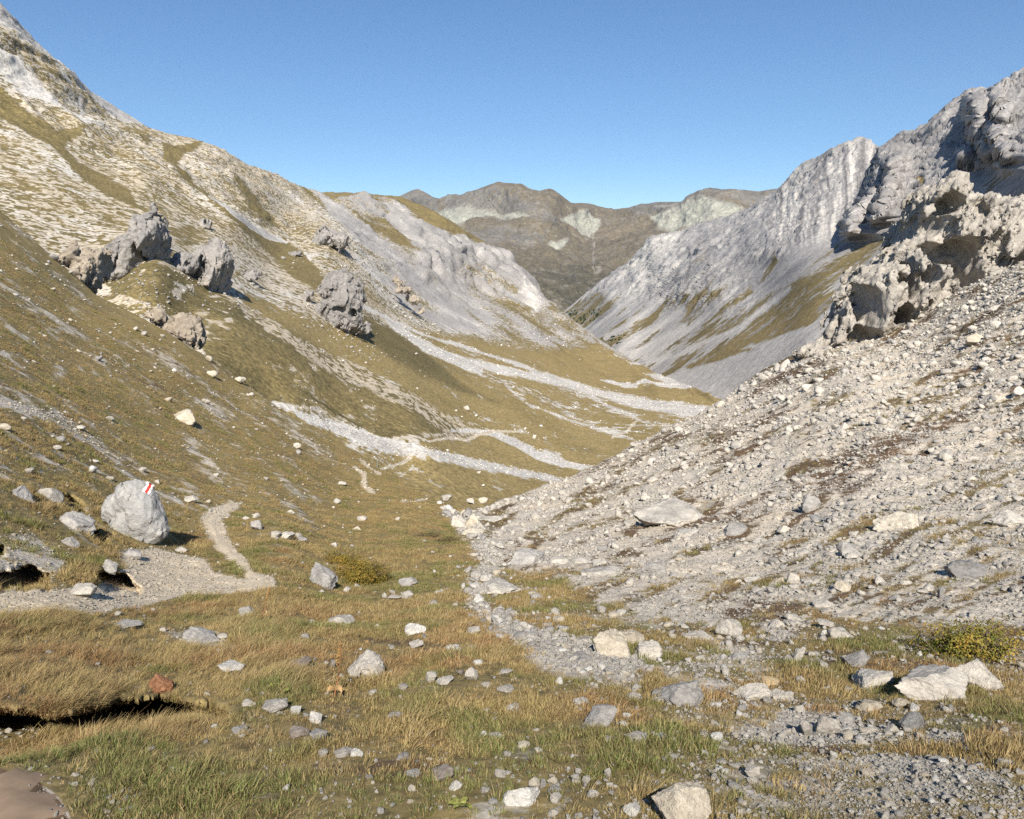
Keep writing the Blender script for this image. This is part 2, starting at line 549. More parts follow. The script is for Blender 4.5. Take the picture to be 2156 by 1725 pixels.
# --- mountain beyond, on the opposite side of the valley ---------------------
RM_TOP = [(1150, 690), (1189, 654), (1259, 601), (1322, 559), (1369, 504), (1437, 491), (1470, 473), (1497, 470), (1544, 456), (1570, 448), (1604, 425), (1637, 401),
          (1667, 371), (1697, 346), (1720, 335), (1754, 315), (1784, 305), (1804, 293), (1824, 296), (1842, 308), (1856, 316), (1870, 301), (1887, 291),
          (1937, 271), (1970, 255), (2004, 225), (2037, 198), (2060, 193), (2094, 186), (2120, 168), (2156, 150), (2300, 60), (2700, -120)]
RM_BOT = [(1150, 750), (1190, 740), (1250, 770), (1345, 815), (1420, 850), (1540, 905), (1600, 890), (1700, 820), (1800, 800), (2000, 740), (2156, 650), (2700, 520)]
RM_CTRL = [(1189, 654, 2300), (1259, 601, 2200), (1322, 559, 2100), (1369, 504, 2000), (1437, 491, 1900), (1544, 456, 1700), (1637, 401, 1500), (1720, 335, 1350),
           (1804, 293, 1250), (1860, 315, 1210), (1937, 271, 1150), (2037, 198, 1080), (2156, 150, 1000), (2700, -120, 850),
           (1190, 720, 1650), (1250, 715, 1500), (1300, 735, 1200), (1345, 765, 1040), (1345, 810, 850), (1420, 800, 760), (1420, 850, 600), (1500, 840, 520),
           (1540, 900, 420), (1600, 790, 470), (1600, 880, 400), (1700, 800, 360), (1700, 720, 430), (1800, 700, 400), (1800, 790, 320), (2000, 740, 290),
           (2000, 600, 340), (2156, 650, 280), (2156, 450, 370), (2156, 370, 420), (2700, 520, 260), (2700, 200, 400),
           (1300, 650, 1600), (1400, 650, 1350), (1400, 560, 1650), (1500, 600, 1150), (1500, 540, 1350), (1600, 600, 900), (1600, 500, 1150), (1700, 560, 720),
           (1700, 450, 1050), (1800, 500, 780), (1800, 600, 540), (1900, 500, 620), (1900, 420, 850), (2000, 450, 560), (2000, 330, 850), (2100, 330, 700),
           (2100, 250, 850), (1650, 680, 600), (1500, 720, 800), (1420, 740, 950), (1350, 710, 1250)]
RM_APRON = [(1600, 560), (1660, 545), (1747, 504), (1830, 468), (1953, 434), (2070, 368), (2156, 330), (2700, 150)]
def rm_step(px, py):
    """Ribs and gullies that face up the valley: the far side of each line steps nearer."""
    s = 0 * px
    for pts, amp, wid, fall in [([(1862, 320), (1850, 360), (1838, 395), (1812, 425), (1786, 470), (1775, 500)], 0.20, 11, 70),
                                ([(1880, 330), (1868, 385), (1850, 430), (1832, 470)], 0.16, 9, 50),
                                ([(2050, 215), (2052, 260), (2062, 300), (2080, 335)], 0.30, 12, 60),
                                ([(2095, 200), (2103, 235), (2096, 262)], 0.22, 9, 40),
                                ([(2080, 270), (2110, 330), (2104, 365)], 0.20, 9, 36),
                                ([(2040, 320), (2030, 340), (2050, 350)], 0.18, 8, 30)]:
        xs = np.array([p[0] for p in pts], float); ys = np.array([p[1] for p in pts], float)
        o = np.argsort(ys)
        jag = 14 * perlin(np.stack([py / 17, px * 0 + pts[0][0], py * 0], -1)) + 8 * perlin(np.stack([py / 7, px * 0 + pts[0][0] + 9, py * 0], -1))
        x0 = np.interp(py, ys[o], xs[o]) + jag
        d = px - x0
        win = sstep(ys.min() - 14, ys.min() + 12, py) * (1 - sstep(ys.max() - 14, ys.max() + 12, py))
        s -= amp * win * sstep(-wid, wid, d) * np.exp(-np.clip(d, 0, None) / fall)
    return s
def rm_uv(px, py):
    return px * 0.62 + py * 0.78, -px * 0.78 + py * 0.62          # across and along the fall line
def rm_disp(P, px, py, Y):
    top = np.interp(px, [p[0] for p in RM_TOP], [p[1] for p in RM_TOP])
    apron = np.interp(px, [p[0] for p in RM_APRON], [p[1] for p in RM_APRON], left=560)
    bw = sstep(1500, 1640, px)
    cl = sstep(-10, 25, apron - py) * bw + (1 - bw) * sstep(0, 60, 690 - py - (1560 - px) * 0.12)
    u, v = rm_uv(px, py)
    Q = np.stack([u / 26, v / 150, 0 * u], -1)
    rib = fbm(Q, 1, 4, 0.55, 2, True)
    Q2 = np.stack([px / 15 + 0.6 * fbm(P, 60, 3, 0.5, 8), py / 130, 0 * u], -1)
    st = fbm(Q2, 1, 3, 0.5, 5, True)
    big = fbm(P, 130, 6, 0.55, 3, True)
    small = fbm(P, 24, 5, 0.6, 4)
    edge = 0.7 + 0.3 * sstep(0, 12, py - top)
    ss = Y / 1000.0
    fine = fbm(np.stack([px / 5.5 + 0.5 * fbm(P, 30, 3, 0.5, 18), py / 60, 0 * u], -1), 1, 3, 0.6, 15, True) + fbm(P * np.array([1, 1, 0.5]), 12, 3, 0.6, 19, True)
    dx = sstep(1830, 1960, px) * cl
    m_ = cl > 0.02
    jb = np.zeros(px.shape)
    for sz, am in (((70, 70, 150), 2.6), ((26, 26, 60), 2.6), ((11, 11, 24), 1.6)):
        W = P[m_] + 0.35 * sz[0] * np.stack([fbm(P[m_], sz[0] * 1.2, 2, 0.5, 70), fbm(P[m_], sz[0] * 1.2, 2, 0.5, 71), fbm(P[m_], sz[0] * 1.2, 2, 0.5, 72)], -1)
        vv, ee = blocks(W, sz, 3)
        jb[m_] += am * ((vv - 0.5) * 1.6 + 0 * ee)
    crag = fbm(P * np.array([1, 1, 0.55]), 46, 6, 0.6, 9, True)
    return edge * ss * (cl * (big * 3.5 + rib * 1.6 + st * 1.0 + small * 1.6) + cl * jb * (0.75 + 0.6 * dx) + cl * fine * 0.9 + dx * crag * 3.5 + (1 - cl) * (rib * 0.7 + small * 0.5))
def rm_cover(P, px, py):
    apron = np.interp(px, [p[0] for p in RM_APRON], [p[1] for p in RM_APRON], left=560)
    u, v = rm_uv(px, py)
    n = fbm(P, 60, 5, 0.6, 3.0); n2 = fbm(P, 60, 5, 0.6, 4.0)
    wx = px + 12 * n; wy = py + 9 * n2
    strk = fbm(np.stack([u / 9, v / 110, 0 * u], -1), 1, 5, 0.62, 7)
    strk2 = fbm(np.stack([u / 30, v / 260, 0 * u], -1), 1, 3, 0.5, 9)
    lowl0 = sstep(540, 680, py)
    g = 0.06 + 0 * px
    rk = 0.42 + 0.50 * strk + 0.2 * n
    hue = 0.30 + 0.2 * strk2
    rk = rk + 0.34 * lowl0 * (0.5 + strk)
    # folded strata of the peak
    fold = poly(px, py, [(1640, 400), (1700, 345), (1804, 293), (1850, 310), (1845, 380), (1800, 440), (1765, 500), (1700, 520), (1640, 510), (1600, 470)], 20)
    q = px + 0.00055 * (py - 300) ** 2 * np.where(py > 300, 1, 0) * 0.35 + 10 * fbm(P, 160, 3, 0.5, 2)
    band = fbm(np.stack([q / 9, py / 300, 0 * q], -1), 1, 4, 0.7, 1)
    rk = rk * (1 - fold) + fold * (0.48 + 1.7 * band)
    # lower slope: stripes of scree and turf
    low = sstep(-30, 30, py - apron - 10 + 0 * px)
    lowl = sstep(560, 690, py)
    bw = sstep(1560, 1720, px)
    g = g + lowl * (1 - bw) * (0.38 + 1.9 * strk + 0.9 * strk2)
    g = g + low * bw * (0.20 + 1.2 * strk + 0.7 * strk2)
    P_ = lambda pts, s=8: poly(wx, wy, pts, s)
    turf = np.maximum.reduce([
        P_([(1597, 601), (1634, 531), (1640, 552), (1612, 592)]), P_([(1500, 675), (1584, 601), (1590, 618), (1512, 671)]),
        P_([(1437, 655), (1510, 585), (1500, 618), (1437, 683)]), P_([(1512, 683), (1670, 591), (1840, 500), (1937, 475), (1800, 575), (1637, 675), (1500, 720), (1437, 770), (1400, 778), (1430, 745)], 14) * 0.8,
        P_([(1340, 700), (1386, 634), (1437, 588), (1437, 608), (1370, 688)]), P_([(1437, 775), (1540, 715), (1670, 640), (1805, 600), (1700, 705), (1540, 760), (1470, 782)], 10),
        P_([(1190, 655), (1260, 610), (1300, 640), (1250, 700), (1195, 680)], 12) * 0.8, P_([(1290, 715), (1350, 660), (1360, 680), (1310, 735)], 8) * 0.8,
        P_([(1930, 380), (1955, 383), (1950, 395), (1935, 392)], 5), P_([(1450, 560), (1490, 520), (1500, 545), (1440, 620), (1420, 640)], 8) * 0.5])
    g = np.maximum(g, turf * (0.78 + 0.9 * strk))
    hue = hue * (1 - turf) + turf * (0.50 + 0.25 * strk2)
    scree = np.maximum.reduce([P_([(1390, 795), (1440, 782), (1560, 745), (1700, 700), (1800, 660), (1760, 760), (1560, 900), (1440, 840)], 6),
                               P_([(1560, 735), (1700, 690), (1760, 640), (1700, 720)], 6)])
    g = g * (1 - 0.96 * scree)
    rk = rk * (1 - scree) + scree * (0.66 + 0.06 * n)
    pale = np.maximum.reduce([P_([(1369, 504), (1437, 491), (1437, 560), (1400, 610), (1350, 610), (1322, 565)], 10), line(wx, wy, [(1440, 600), (1380, 640), (1320, 690), (1275, 712)], 7, 5),
                              line(wx, wy, [(1437, 655), (1370, 700), (1305, 735)], 9, 6), line(wx, wy, [(1437, 690), (1400, 715), (1330, 750)], 9, 6), line(wx, wy, [(1340, 600), (1290, 660), (1245, 690)], 4, 4),
                              line(wx, wy, [(1600, 560), (1520, 640), (1437, 705), (1360, 758)], 5, 5), line(wx, wy, [(1660, 610), (1560, 690), (1450, 740), (1370, 765)], 5, 5)])
    g = g * (1 - 0.9 * pale)
    rk = np.maximum(rk, pale * (0.72 + 0.3 * strk))
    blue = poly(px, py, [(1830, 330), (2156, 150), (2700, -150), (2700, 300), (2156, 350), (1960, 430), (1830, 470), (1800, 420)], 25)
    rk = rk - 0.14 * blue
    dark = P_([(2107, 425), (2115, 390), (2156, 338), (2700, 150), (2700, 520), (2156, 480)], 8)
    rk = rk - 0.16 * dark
    return stack(g, hue, rk, 0 * px)

# --- mountainside with spurs and the valley floor below it --------------------
VM_TOP = [(-600, -480), (-200, -150), (0, 18), (60, 75), (100, 115), (190, 195), (250, 232), (310, 268), (360, 285), (400, 295), (440, 307), (480, 327), (520, 350),
          (560, 363), (600, 385), (640, 399), (680, 407), (750, 411), (845, 418), (900, 440), (960, 473), (1000, 500), (1036, 520), (1062, 537), (1078, 555), (1100, 568), (1125, 590), (1135, 605),
          (1142, 625), (1175, 655), (1200, 672), (1250, 705), (1290, 735), (1325, 755), (1345, 764), (1362, 772), (1380, 788), (1420, 802), (1480, 830), (1540, 852), (1600, 885), (1800, 985)]
VM_BOT = [(-600, 330), (0, 560), (205, 740), (430, 860), (560, 950), (719, 1050), (862, 1130), (1009, 1165), (1250, 1080), (1520, 950), (1800, 1030)]
VM_CTRL = [(-600, -480, 480), (-600, 330, 190), (0, 18, 480), (190, 195, 540), (310, 268, 600), (440, 307, 640), (520, 350, 720), (600, 385, 850), (680, 407, 1000), (845, 418, 1250),
           (1000, 500, 1350), (1150, 622, 1400), (1250, 705, 1300), (1345, 766, 1080), (1420, 802, 800), (1540, 852, 480), (1600, 885, 420), (1800, 980, 300),
           (0, 250, 330), (0, 400, 240), (0, 560, 165), (-300, 100, 350), (150, 300, 350), (150, 450, 240), (205, 560, 190), (205, 740, 132),
           (300, 400, 320), (300, 470, 260), (280, 550, 180), (500, 450, 400), (600, 520, 430), (450, 550, 240), (400, 500, 270), (560, 600, 275),
           (700, 500, 560), (800, 560, 620), (900, 600, 760), (1000, 650, 850), (1100, 690, 880), (1200, 730, 900), (1280, 755, 930),
           (850, 650, 480), (1000, 710, 560), (1150, 760, 600), (1280, 790, 680), (1345, 790, 800), (800, 480, 950), (950, 520, 1080), (1080, 600, 1200), (1150, 660, 1150),
           (330, 545, 175), (500, 640, 188), (600, 690, 195), (700, 760, 202), (850, 830, 212), (980, 915, 220),
           (400, 660, 160), (430, 860, 120), (560, 850, 142), (560, 950, 114), (650, 800, 165), (700, 900, 155),
           (900, 940, 170), (1009, 1010, 172), (1009, 1165, 105), (862, 1130, 102), (719, 1050, 108), (860, 975, 160), (1200, 1010, 215), (1250, 1080, 150),
           (700, 700, 245), (900, 800, 270), (1100, 880, 290), (1300, 930, 300), (750, 640, 330), (900, 720, 380), (1100, 790, 430), (1300, 850, 440), (1450, 880, 400),
           (1400, 830, 560), (1250, 960, 260), (1520, 950, 330), (1800, 1030, 250)]
def vm_disp(P, px, py, Y):
    top = np.interp(px, [p[0] for p in VM_TOP], [p[1] for p in VM_TOP])
    edge = 0.2 + 0.8 * sstep(0, 22, py - top)
    ss = Y / 300.0
    up = px * 0.50 - py * 0.86                                    # across the spurs, which run down to the lower right
    al = px * 0.86 + py * 0.50
    spur = fbm(np.stack([up / 60, al / 420, 0 * up], -1), 1, 4, 0.5, 3, True)
    slope = sstep(0, 80, 470 + (px - 400) * 0.42 - py)            # the steep part, above the fans
    med = fbm(P, 26, 5, 0.55, 4)
    small = fbm(P * np.array([1, 1, 1.8]), 5, 5, 0.6, 5)
    crag = poly(px, py, [(860, 490), (920, 480), (1010, 520), (1078, 555), (1140, 620), (1120, 660), (1040, 620), (960, 600), (880, 600)], 16)
    cr = fbm(P, 70, 6, 0.6, 6, True)
    m_ = crag > 0.02
    for sz, am in (((60, 60, 110), 0.55), ((24, 24, 44), 0.30), ((10, 10, 18), 0.14)):
        W = P[m_] + 0.35 * sz[0] * np.stack([fbm(P[m_], sz[0] * 1.2, 2, 0.5, 70 + c_) for c_ in range(3)], -1)
        vv, ee = blocks(W, sz, 5)
        cr[m_] += am * ((vv - 0.5) * 1.6 + 0 * ee)
    terr = fbm(P * np.array([1, 1, 2.4]), 7.0, 3, 0.6, 12)        # turf steps
    flat = 1 - slope
    return edge * (slope * ss * (spur * 5.0 + med * 1.7) + crag * cr * 8 + (0.12 + 0.25 * slope) * small * ss + slope * terr * 0.85 * ss
                   + flat * ss * 0.35 * med)
def vm_cover(P, px, py):
    n = fbm(P, 40, 5, 0.6, 3.0); n2 = fbm(P, 40, 5, 0.6, 4.0)
    nf = fbm(P, 6, 4, 0.6, 14.0)
    wx = px + 7 * n + 2.5 * nf; wy = py + 6 * n2 + 2.5 * nf
    up = px * 0.50 - py * 0.86; al = px * 0.86 + py * 0.50
    strk = fbm(np.stack([up / 10, al / 120, 0 * up], -1), 1, 5, 0.6, 7)
    strk2 = fbm(np.stack([up / 34, al / 300, 0 * up], -1), 1, 3, 0.5, 8)
    terr = fbm(P * np.array([1, 1, 2.6]), 7.0, 4, 0.55, 12)
    terr2 = fbm(P * np.array([1, 1, 2.6]), 13.0, 4, 0.55, 22)
    L = lambda pts, w, s=4: line(wx, wy, pts, w, s)
    Q = lambda pts, s=9: poly(wx, wy, pts, s)
    # eroded turf steps: the base of the slope
    g = 0.46 + 0.55 * strk2 + 0.30 * n + 0.25 * strk
    rk = 0.70 + 0.15 * n
    hue = 0.34 + 0.18 * strk2
    so = np.clip(0.75 + 0.9 * fbm(P, 60, 3, 0.5, 33), 0.15, 1.1)
    pale = Q([(-600, -500), (0, 18), (190, 195), (310, 265), (240, 262), (160, 190), (60, 110), (0, 70), (-600, -380)], 8)
    so = so * (1 - pale)
    g = g * (1 - pale) + pale * (0.10 + 0.35 * strk)
    rk = rk * (1 - pale) + pale * 0.42
    pal2 = np.maximum(Q([(-100, 90), (0, 120), (60, 170), (120, 230), (200, 280), (170, 278), (60, 215), (0, 160), (-100, 130)], 8), L([(112, 160), (150, 205), (170, 245), (185, 260)], 2.5, 3))
    so = so * (1 - 0.7 * pal2)
    g = g * (1 - pal2) + pal2 * (0.15 + 0.3 * strk)
    rk = rk * (1 - pal2) + pal2 * 0.5
    strip = np.maximum(L([(432, 430, 1.5), (480, 458, 4), (540, 490, 6), (580, 508, 5), (604, 518, 1)], 4, 2), L([(640, 541), (652, 549)], 1.5, 2))
    grass = np.maximum.reduce([
        Q([(-200, 120), (0, 205), (60, 250), (120, 278), (190, 282), (135, 312), (165, 345), (275, 400), (300, 435), (350, 470), (270, 430), (185, 390), (133, 345), (100, 310), (0, 262), (-200, 160)]),
        Q([(45, 120), (100, 160), (150, 200), (167, 240), (195, 268), (235, 282), (315, 275), (310, 330), (268, 312), (217, 277), (180, 257), (147, 213), (117, 187), (65, 160)]) * 0.8,
        Q([(335, 310), (433, 307), (395, 333), (365, 363), (337, 353)]), L([(365, 363, 8), (400, 400, 10), (467, 450, 10), (540, 500, 14), (590, 530, 22), (640, 570, 24), (690, 610, 14)], 10, 7),
        Q([(467, 383), (500, 397), (533, 423), (567, 457), (600, 497), (547, 467), (507, 420)], 7), L([(590, 375, 6), (650, 433, 8), (719, 483, 8), (790, 540, 6)], 7, 5),
        Q([(345, 478), (400, 470), (440, 490), (420, 520), (380, 520)], 8) * 0.8])
    so = so * (1 - 0.7 * grass)
    g = np.maximum(g * (1 - 0.5 * grass), grass * (0.95 + 0.35 * terr))
    hue = hue * (1 - grass) + grass * 0.34
    # the rounded hill: turf top, pale crags, scree
    hill = Q([(660, 395), (750, 405), (845, 412), (920, 445), (1000, 497), (1040, 520), (1020, 525), (960, 505), (920, 500), (880, 480), (850, 450), (790, 430), (690, 425)], 7)
    hill = np.maximum(hill, Q([(690, 430), (780, 480), (850, 510), (870, 550), (820, 530), (730, 470)], 9) * 0.9)
    far = sstep(0, 40, py - (395 + (px - 640) * 0.0)) * sstep(610, 700, px - (py - 400) * 0.8 + 20) * (1 - sstep(0, 40, py - (600 + (px - 700) * 0.30)))
    so = so * (1 - 0.8 * far)
    g = g * (1 - far) + far * (0.46 + 1.0 * strk + 0.3 * strk2)
    rk = rk * (1 - far) + far * (0.36 + 0.5 * strk)
    hue = hue * (1 - far) + far * 0.36
    scr = np.maximum.reduce([Q([(640, 405), (690, 425), (800, 520), (880, 600), (990, 680), (1060, 720), (960, 690), (830, 590), (700, 480)], 9),
                             Q([(790, 440), (850, 445), (880, 500), (870, 520), (830, 500)], 9) * 0.75, L([(870, 540, 14), (900, 580, 12), (960, 625, 8), (1030, 690, 4)], 8, 8)])
    g = g * (1 - 0.75 * scr); rk = rk * (1 - scr) + scr * (0.34 + 0.35 * strk)
    cr = Q([(850, 480), (890, 490), (925, 505), (950, 500), (1036, 520), (1098, 560), (1142, 620), (1125, 640), (1090, 610), (1050, 600), (1000, 565), (930, 575), (900, 590), (870, 570)], 9)
    g = g * (1 - cr) + cr * (0.14 + 0.45 * n); rk = rk * (1 - cr) + cr * (0.24 + 0.5 * n2 + 0.3 * strk)
    wht = np.maximum(Q([(1075, 585), (1105, 590), (1135, 660), (1120, 668), (1085, 630)], 8), Q([(1080, 630), (1140, 650), (1145, 665), (1110, 660)], 6) * 0.8)
    g = g * (1 - 0.85 * wht); rk = rk * (1 - wht) + wht * 0.55
    g = np.maximum(g * (1 - 0.4 * hill), hill * (0.95 + 0.3 * n)); hue = hue * (1 - hill) + hill * 0.44
    # golden valley floor
    fl = poly(px, py, [(740, 690), (860, 690), (1000, 715), (1130, 745), (1250, 745), (1345, 766), (1420, 800), (1550, 850), (1800, 980), (1800, 1040), (1500, 960), (1250, 1090), (1000, 1170), (860, 1135),
                       (700, 1050), (560, 960), (600, 860), (760, 950), (980, 915), (850, 830), (700, 755), (500, 640), (520, 610), (640, 670)], 16)
    so = so * (1 - fl)
    g = g * (1 - fl) + fl * (0.92 + 0.55 * n + 0.6 * nf)
    hue = hue * (1 - fl) + fl * (0.68 + 0.25 * n + 0.25 * strk2 + 0.15 * nf)
    rk = rk * (1 - fl) + fl * 0.5
    # speckle of white stones over the fan
    sp = Q([(760, 640), (860, 690), (980, 720), (1200, 800), (1480, 900), (1300, 930), (1100, 850), (950, 780), (850, 730)], 25)
    g = g - sp * (0.14 - 0.40 * nf)
    brown = Q([(762, 650), (852, 710), (932, 770), (972, 808), (1052, 850), (952, 820), (828, 757), (752, 697), (730, 660)], 12)
    g = np.maximum(g, brown * 0.95); hue = hue * (1 - brown) + brown * 0.16
    g = g - 0.25 * brown * (strk > 0.25)
    # dark slope below the spur crest and its pale eroded edge
    dk = Q([(200, 574), (330, 545), (493, 624), (547, 671), (667, 764), (850, 850), (960, 910), (800, 925), (667, 858), (560, 850), (500, 804), (417, 731), (333, 644), (233, 618)], 10)
    g = np.maximum(g * (1 - dk), dk * (0.92 + 0.9 * terr2 + 0.5 * terr)); hue = hue * (1 - dk) + dk * (0.24 + 0.12 * sstep(720, 860, py) + 0.35 * n + 0.3 * nf)
    so = so * (1 - dk)
    spot = Q([(250, 590), (330, 550), (440, 600), (540, 670), (560, 720), (440, 690), (330, 640)], 14)
    g = g - 0.55 * spot * sstep(0.05, 0.35, fbm(P * np.array([1, 1, 3.2]), 9, 3, 0.5, 31))
    edge = np.maximum.reduce([L([(330, 547, 2), (420, 590, 3), (490, 632, 6)], 4, 4), Q([(495, 634), (550, 660), (640, 715), (719, 750), (845, 813), (952, 882), (1040, 905), (960, 925), (860, 860), (770, 815), (719, 800), (600, 720), (520, 665)], 8)])
    g = g * (1 - edge) + edge * (0.40 + 0.6 * terr); so = np.maximum(so, edge * 0.9); rk = rk * (1 - edge) + edge * 0.82
    hue = hue * (1 - edge * 0.5) + 0.5 * edge * 0.25
    fold = L([(590, 790, 2), (680, 850, 3), (760, 900, 3)], 3, 4)
    g = np.maximum(g, fold); hue = hue * (1 - fold) + fold * 0.05
    # streams of white rubble, and the worn trail
    rub = np.maximum.reduce([
        L([(752, 640, 2), (815, 668, 4), (835, 690, 9), (870, 712, 6), (920, 740, 6), (1000, 765, 8), (1060, 780, 9), (1142, 795, 11), (1285, 835, 9), (1437, 872, 11), (1500, 884, 10), (1600, 915, 10)], 9, 6),
        L([(820, 672, 2), (880, 700, 3), (1020, 745, 3), (1112, 774, 3), (1142, 790, 3)], 3, 3), L([(860, 715, 3), (905, 740, 6), (990, 775, 10), (1010, 785, 5)], 6, 5),
        L([(1142, 795, 4), (1240, 835, 4), (1290, 862, 6), (1370, 890, 4), (1437, 900, 2)], 4, 7) * 0.7, L([(1062, 810, 2), (1110, 850, 4), (1200, 885, 5), (1290, 912, 5), (1360, 935, 3)], 4, 6) * 0.75,
        L([(1000, 800, 3), (1012, 840, 4), (1100, 830, 3)], 3, 8) * 0.6, L([(1265, 805, 1.5), (1310, 815, 4), (1330, 818, 2), (1420, 825, 5), (1480, 835, 5), (1545, 845, 4)], 3, 2),
        L([(1310, 838, 1.5), (1400, 856, 2), (1437, 860, 2)], 2, 2), L([(1285, 762, 2), (1340, 768, 3), (1356, 770, 2)], 2, 2),
        L([(575, 845, 4), (640, 875, 9), (719, 905, 13), (800, 935, 14), (885, 952, 13), (985, 974, 11), (1085, 993, 10), (1210, 1015, 8), (1300, 1040, 6)], 10, 12),
        L([(950, 905, 3), (1035, 912, 7), (1085, 932, 9), (1130, 958, 10), (1180, 975, 8), (1255, 988, 6), (1330, 1000, 6)], 8, 5), L([(1085, 940, 3), (1170, 960, 12), (1200, 980, 6)], 8, 8) * 0.7,
        Q([(1345, 800), (1400, 783), (1480, 800), (1500, 835), (1420, 822)], 5)])
    rub = np.clip(rub * 1.3 - 0.22 + 0.5 * nf + 0.25 * strk, 0, 1) * (rub > 0)
    so = so * (1 - rub)
    g = g * (1 - rub) + rub * (0.16 + 0.5 * nf)
    rk = rk * (1 - rub) + rub * 0.48
    trail = np.maximum.reduce([L([(905, 930, 2), (950, 922, 3), (980, 926, 3), (1035, 909, 3), (1095, 908, 1.5)], 2.5, 2), L([(1288, 922, 1.5), (1320, 905, 2), (1345, 882, 2)], 2, 2),
                               L([(796, 988, 2), (845, 974, 2.5), (862, 964, 3), (868, 958, 2)], 2.5, 2), L([(830, 1010, 1), (860, 990, 1.5), (868, 978, 1.5)], 1.5, 2) * 0.8])
    g = g * (1 - trail); so = so * (1 - np.maximum(trail, strip)); rk = rk * (1 - trail) + trail * 0.85
    g = g * (1 - strip); rk = rk * (1 - strip) + strip * 0.42
    return stack(g, hue, rk, so)

# --- near ground: the slope on one side, the grassy trough, the rubble slope on the other ----
GR_TOP = [(-700, 60), (-300, 250), (-60, 405), (0, 445), (60, 492), (100, 528), (170, 590), (205, 622), (260, 650), (320, 680), (380, 715), (430, 745), (500, 795), (560, 840), (620, 882), (680, 915), (719, 937),
          (759, 967), (819, 1000), (862, 1030), (905, 1050), (952, 1064), (985, 1072), (1009, 1071), (1060, 1058), (1120, 1035), (1180, 1015), (1250, 985), (1320, 950), (1400, 908), (1470, 875), (1520, 848),
          (1560, 815), (1610, 780), (1680, 745), (1740, 730), (1800, 725), (1900, 690), (2000, 630), (2080, 590), (2156, 555), (2300, 500), (2900, 300)]
GR_CTRL = [(-600, 1725, 2.3), (0, 1725, 2.2), (500, 1725, 2.15), (1000, 1725, 2.15), (1500, 1725, 2.2), (2156, 1725, 2.3), (2800, 1725, 2.4),
           (-600, 2000, 1.65), (1000, 2000, 1.6), (2800, 2000, 1.65), (1000, 2600, 1.0), (-600, 2600, 1.0), (2800, 2600, 1.0), (1000, 3600, 0.57), (-600, 3600, 0.57), (2800, 3600, 0.57),
           (1000, 1560, 3.0), (1000, 1400, 4.6), (1000, 1250, 10.0), (1000, 1180, 15), (1000, 1120, 24), (1009, 1070, 42),
           (0, 1560, 2.85), (0, 1400, 4.2), (0, 1300, 5.8), (150, 1300, 6.1), (0, 1200, 7.2), (0, 1100, 9.0), (0, 1000, 11.5), (0, 900, 15.5), (0, 800, 21.5), (0, 700, 30.5), (0, 600, 44), (0, 445, 75),
           (-600, 1300, 5.0), (-600, 1000, 9.5), (-600, 700, 21), (-600, 400, 50), (-300, 190, 82),
           (290, 1135, 12), (300, 1250, 8.4), (500, 1240, 9.4), (750, 1245, 10.4), (600, 1130, 15), (250, 950, 22), (250, 1050, 15), (250, 800, 38), (250, 700, 56), (500, 1050, 22), (500, 950, 36), (500, 870, 52),
           (700, 1050, 33), (700, 1130, 19), (850, 1040, 41), (850, 1130, 20), (862, 1030, 48), (719, 937, 60), (620, 882, 61), (560, 840, 62), (430, 745, 66), (205, 622, 71), (100, 528, 73),
           (1250, 985, 62), (1520, 848, 80), (1680, 745, 88), (1850, 700, 84), (2000, 630, 76), (2156, 555, 66), (2700, 370, 60),
           (2156, 830, 30), (2156, 1000, 18), (2156, 1250, 8.3), (2156, 1430, 5.0), (1800, 1430, 4.8), (1400, 1420, 4.7), (1400, 1280, 8.4), (1250, 1200, 13), (1250, 1100, 25), (1250, 1040, 40),
           (1520, 1250, 10), (1520, 1100, 19), (1520, 1000, 30), (1520, 920, 47), (1800, 1250, 8.9), (1800, 1100, 15), (1800, 950, 25.5), (1800, 820, 43), (2156, 680, 46),
           (1400, 1560, 3.02), (600, 1560, 2.98), (600, 1400, 4.6), (2156, 1560, 3.1), (2700, 1430, 5.0), (2700, 1000, 15), (2700, 700, 31)]
def gz(P):
    """Hummocks and small relief of the near ground (metres up), by place only."""
    r = np.sqrt(P[..., 0] ** 2 + P[..., 1] ** 2)
    far = sstep(6, 45, r)
    Q = np.stack([P[..., 0], P[..., 1], 0 * r], -1)
    h = fbm(Q, 2.2, 4, 0.5, 1) * (0.05 + 0.10 * far) + fbm(Q, 9, 4, 0.5, 2) * (0.03 + 0.42 * far) + fbm(Q, 0.55, 3, 0.5, 3) * (0.022 + 0.05 * far)
    return h
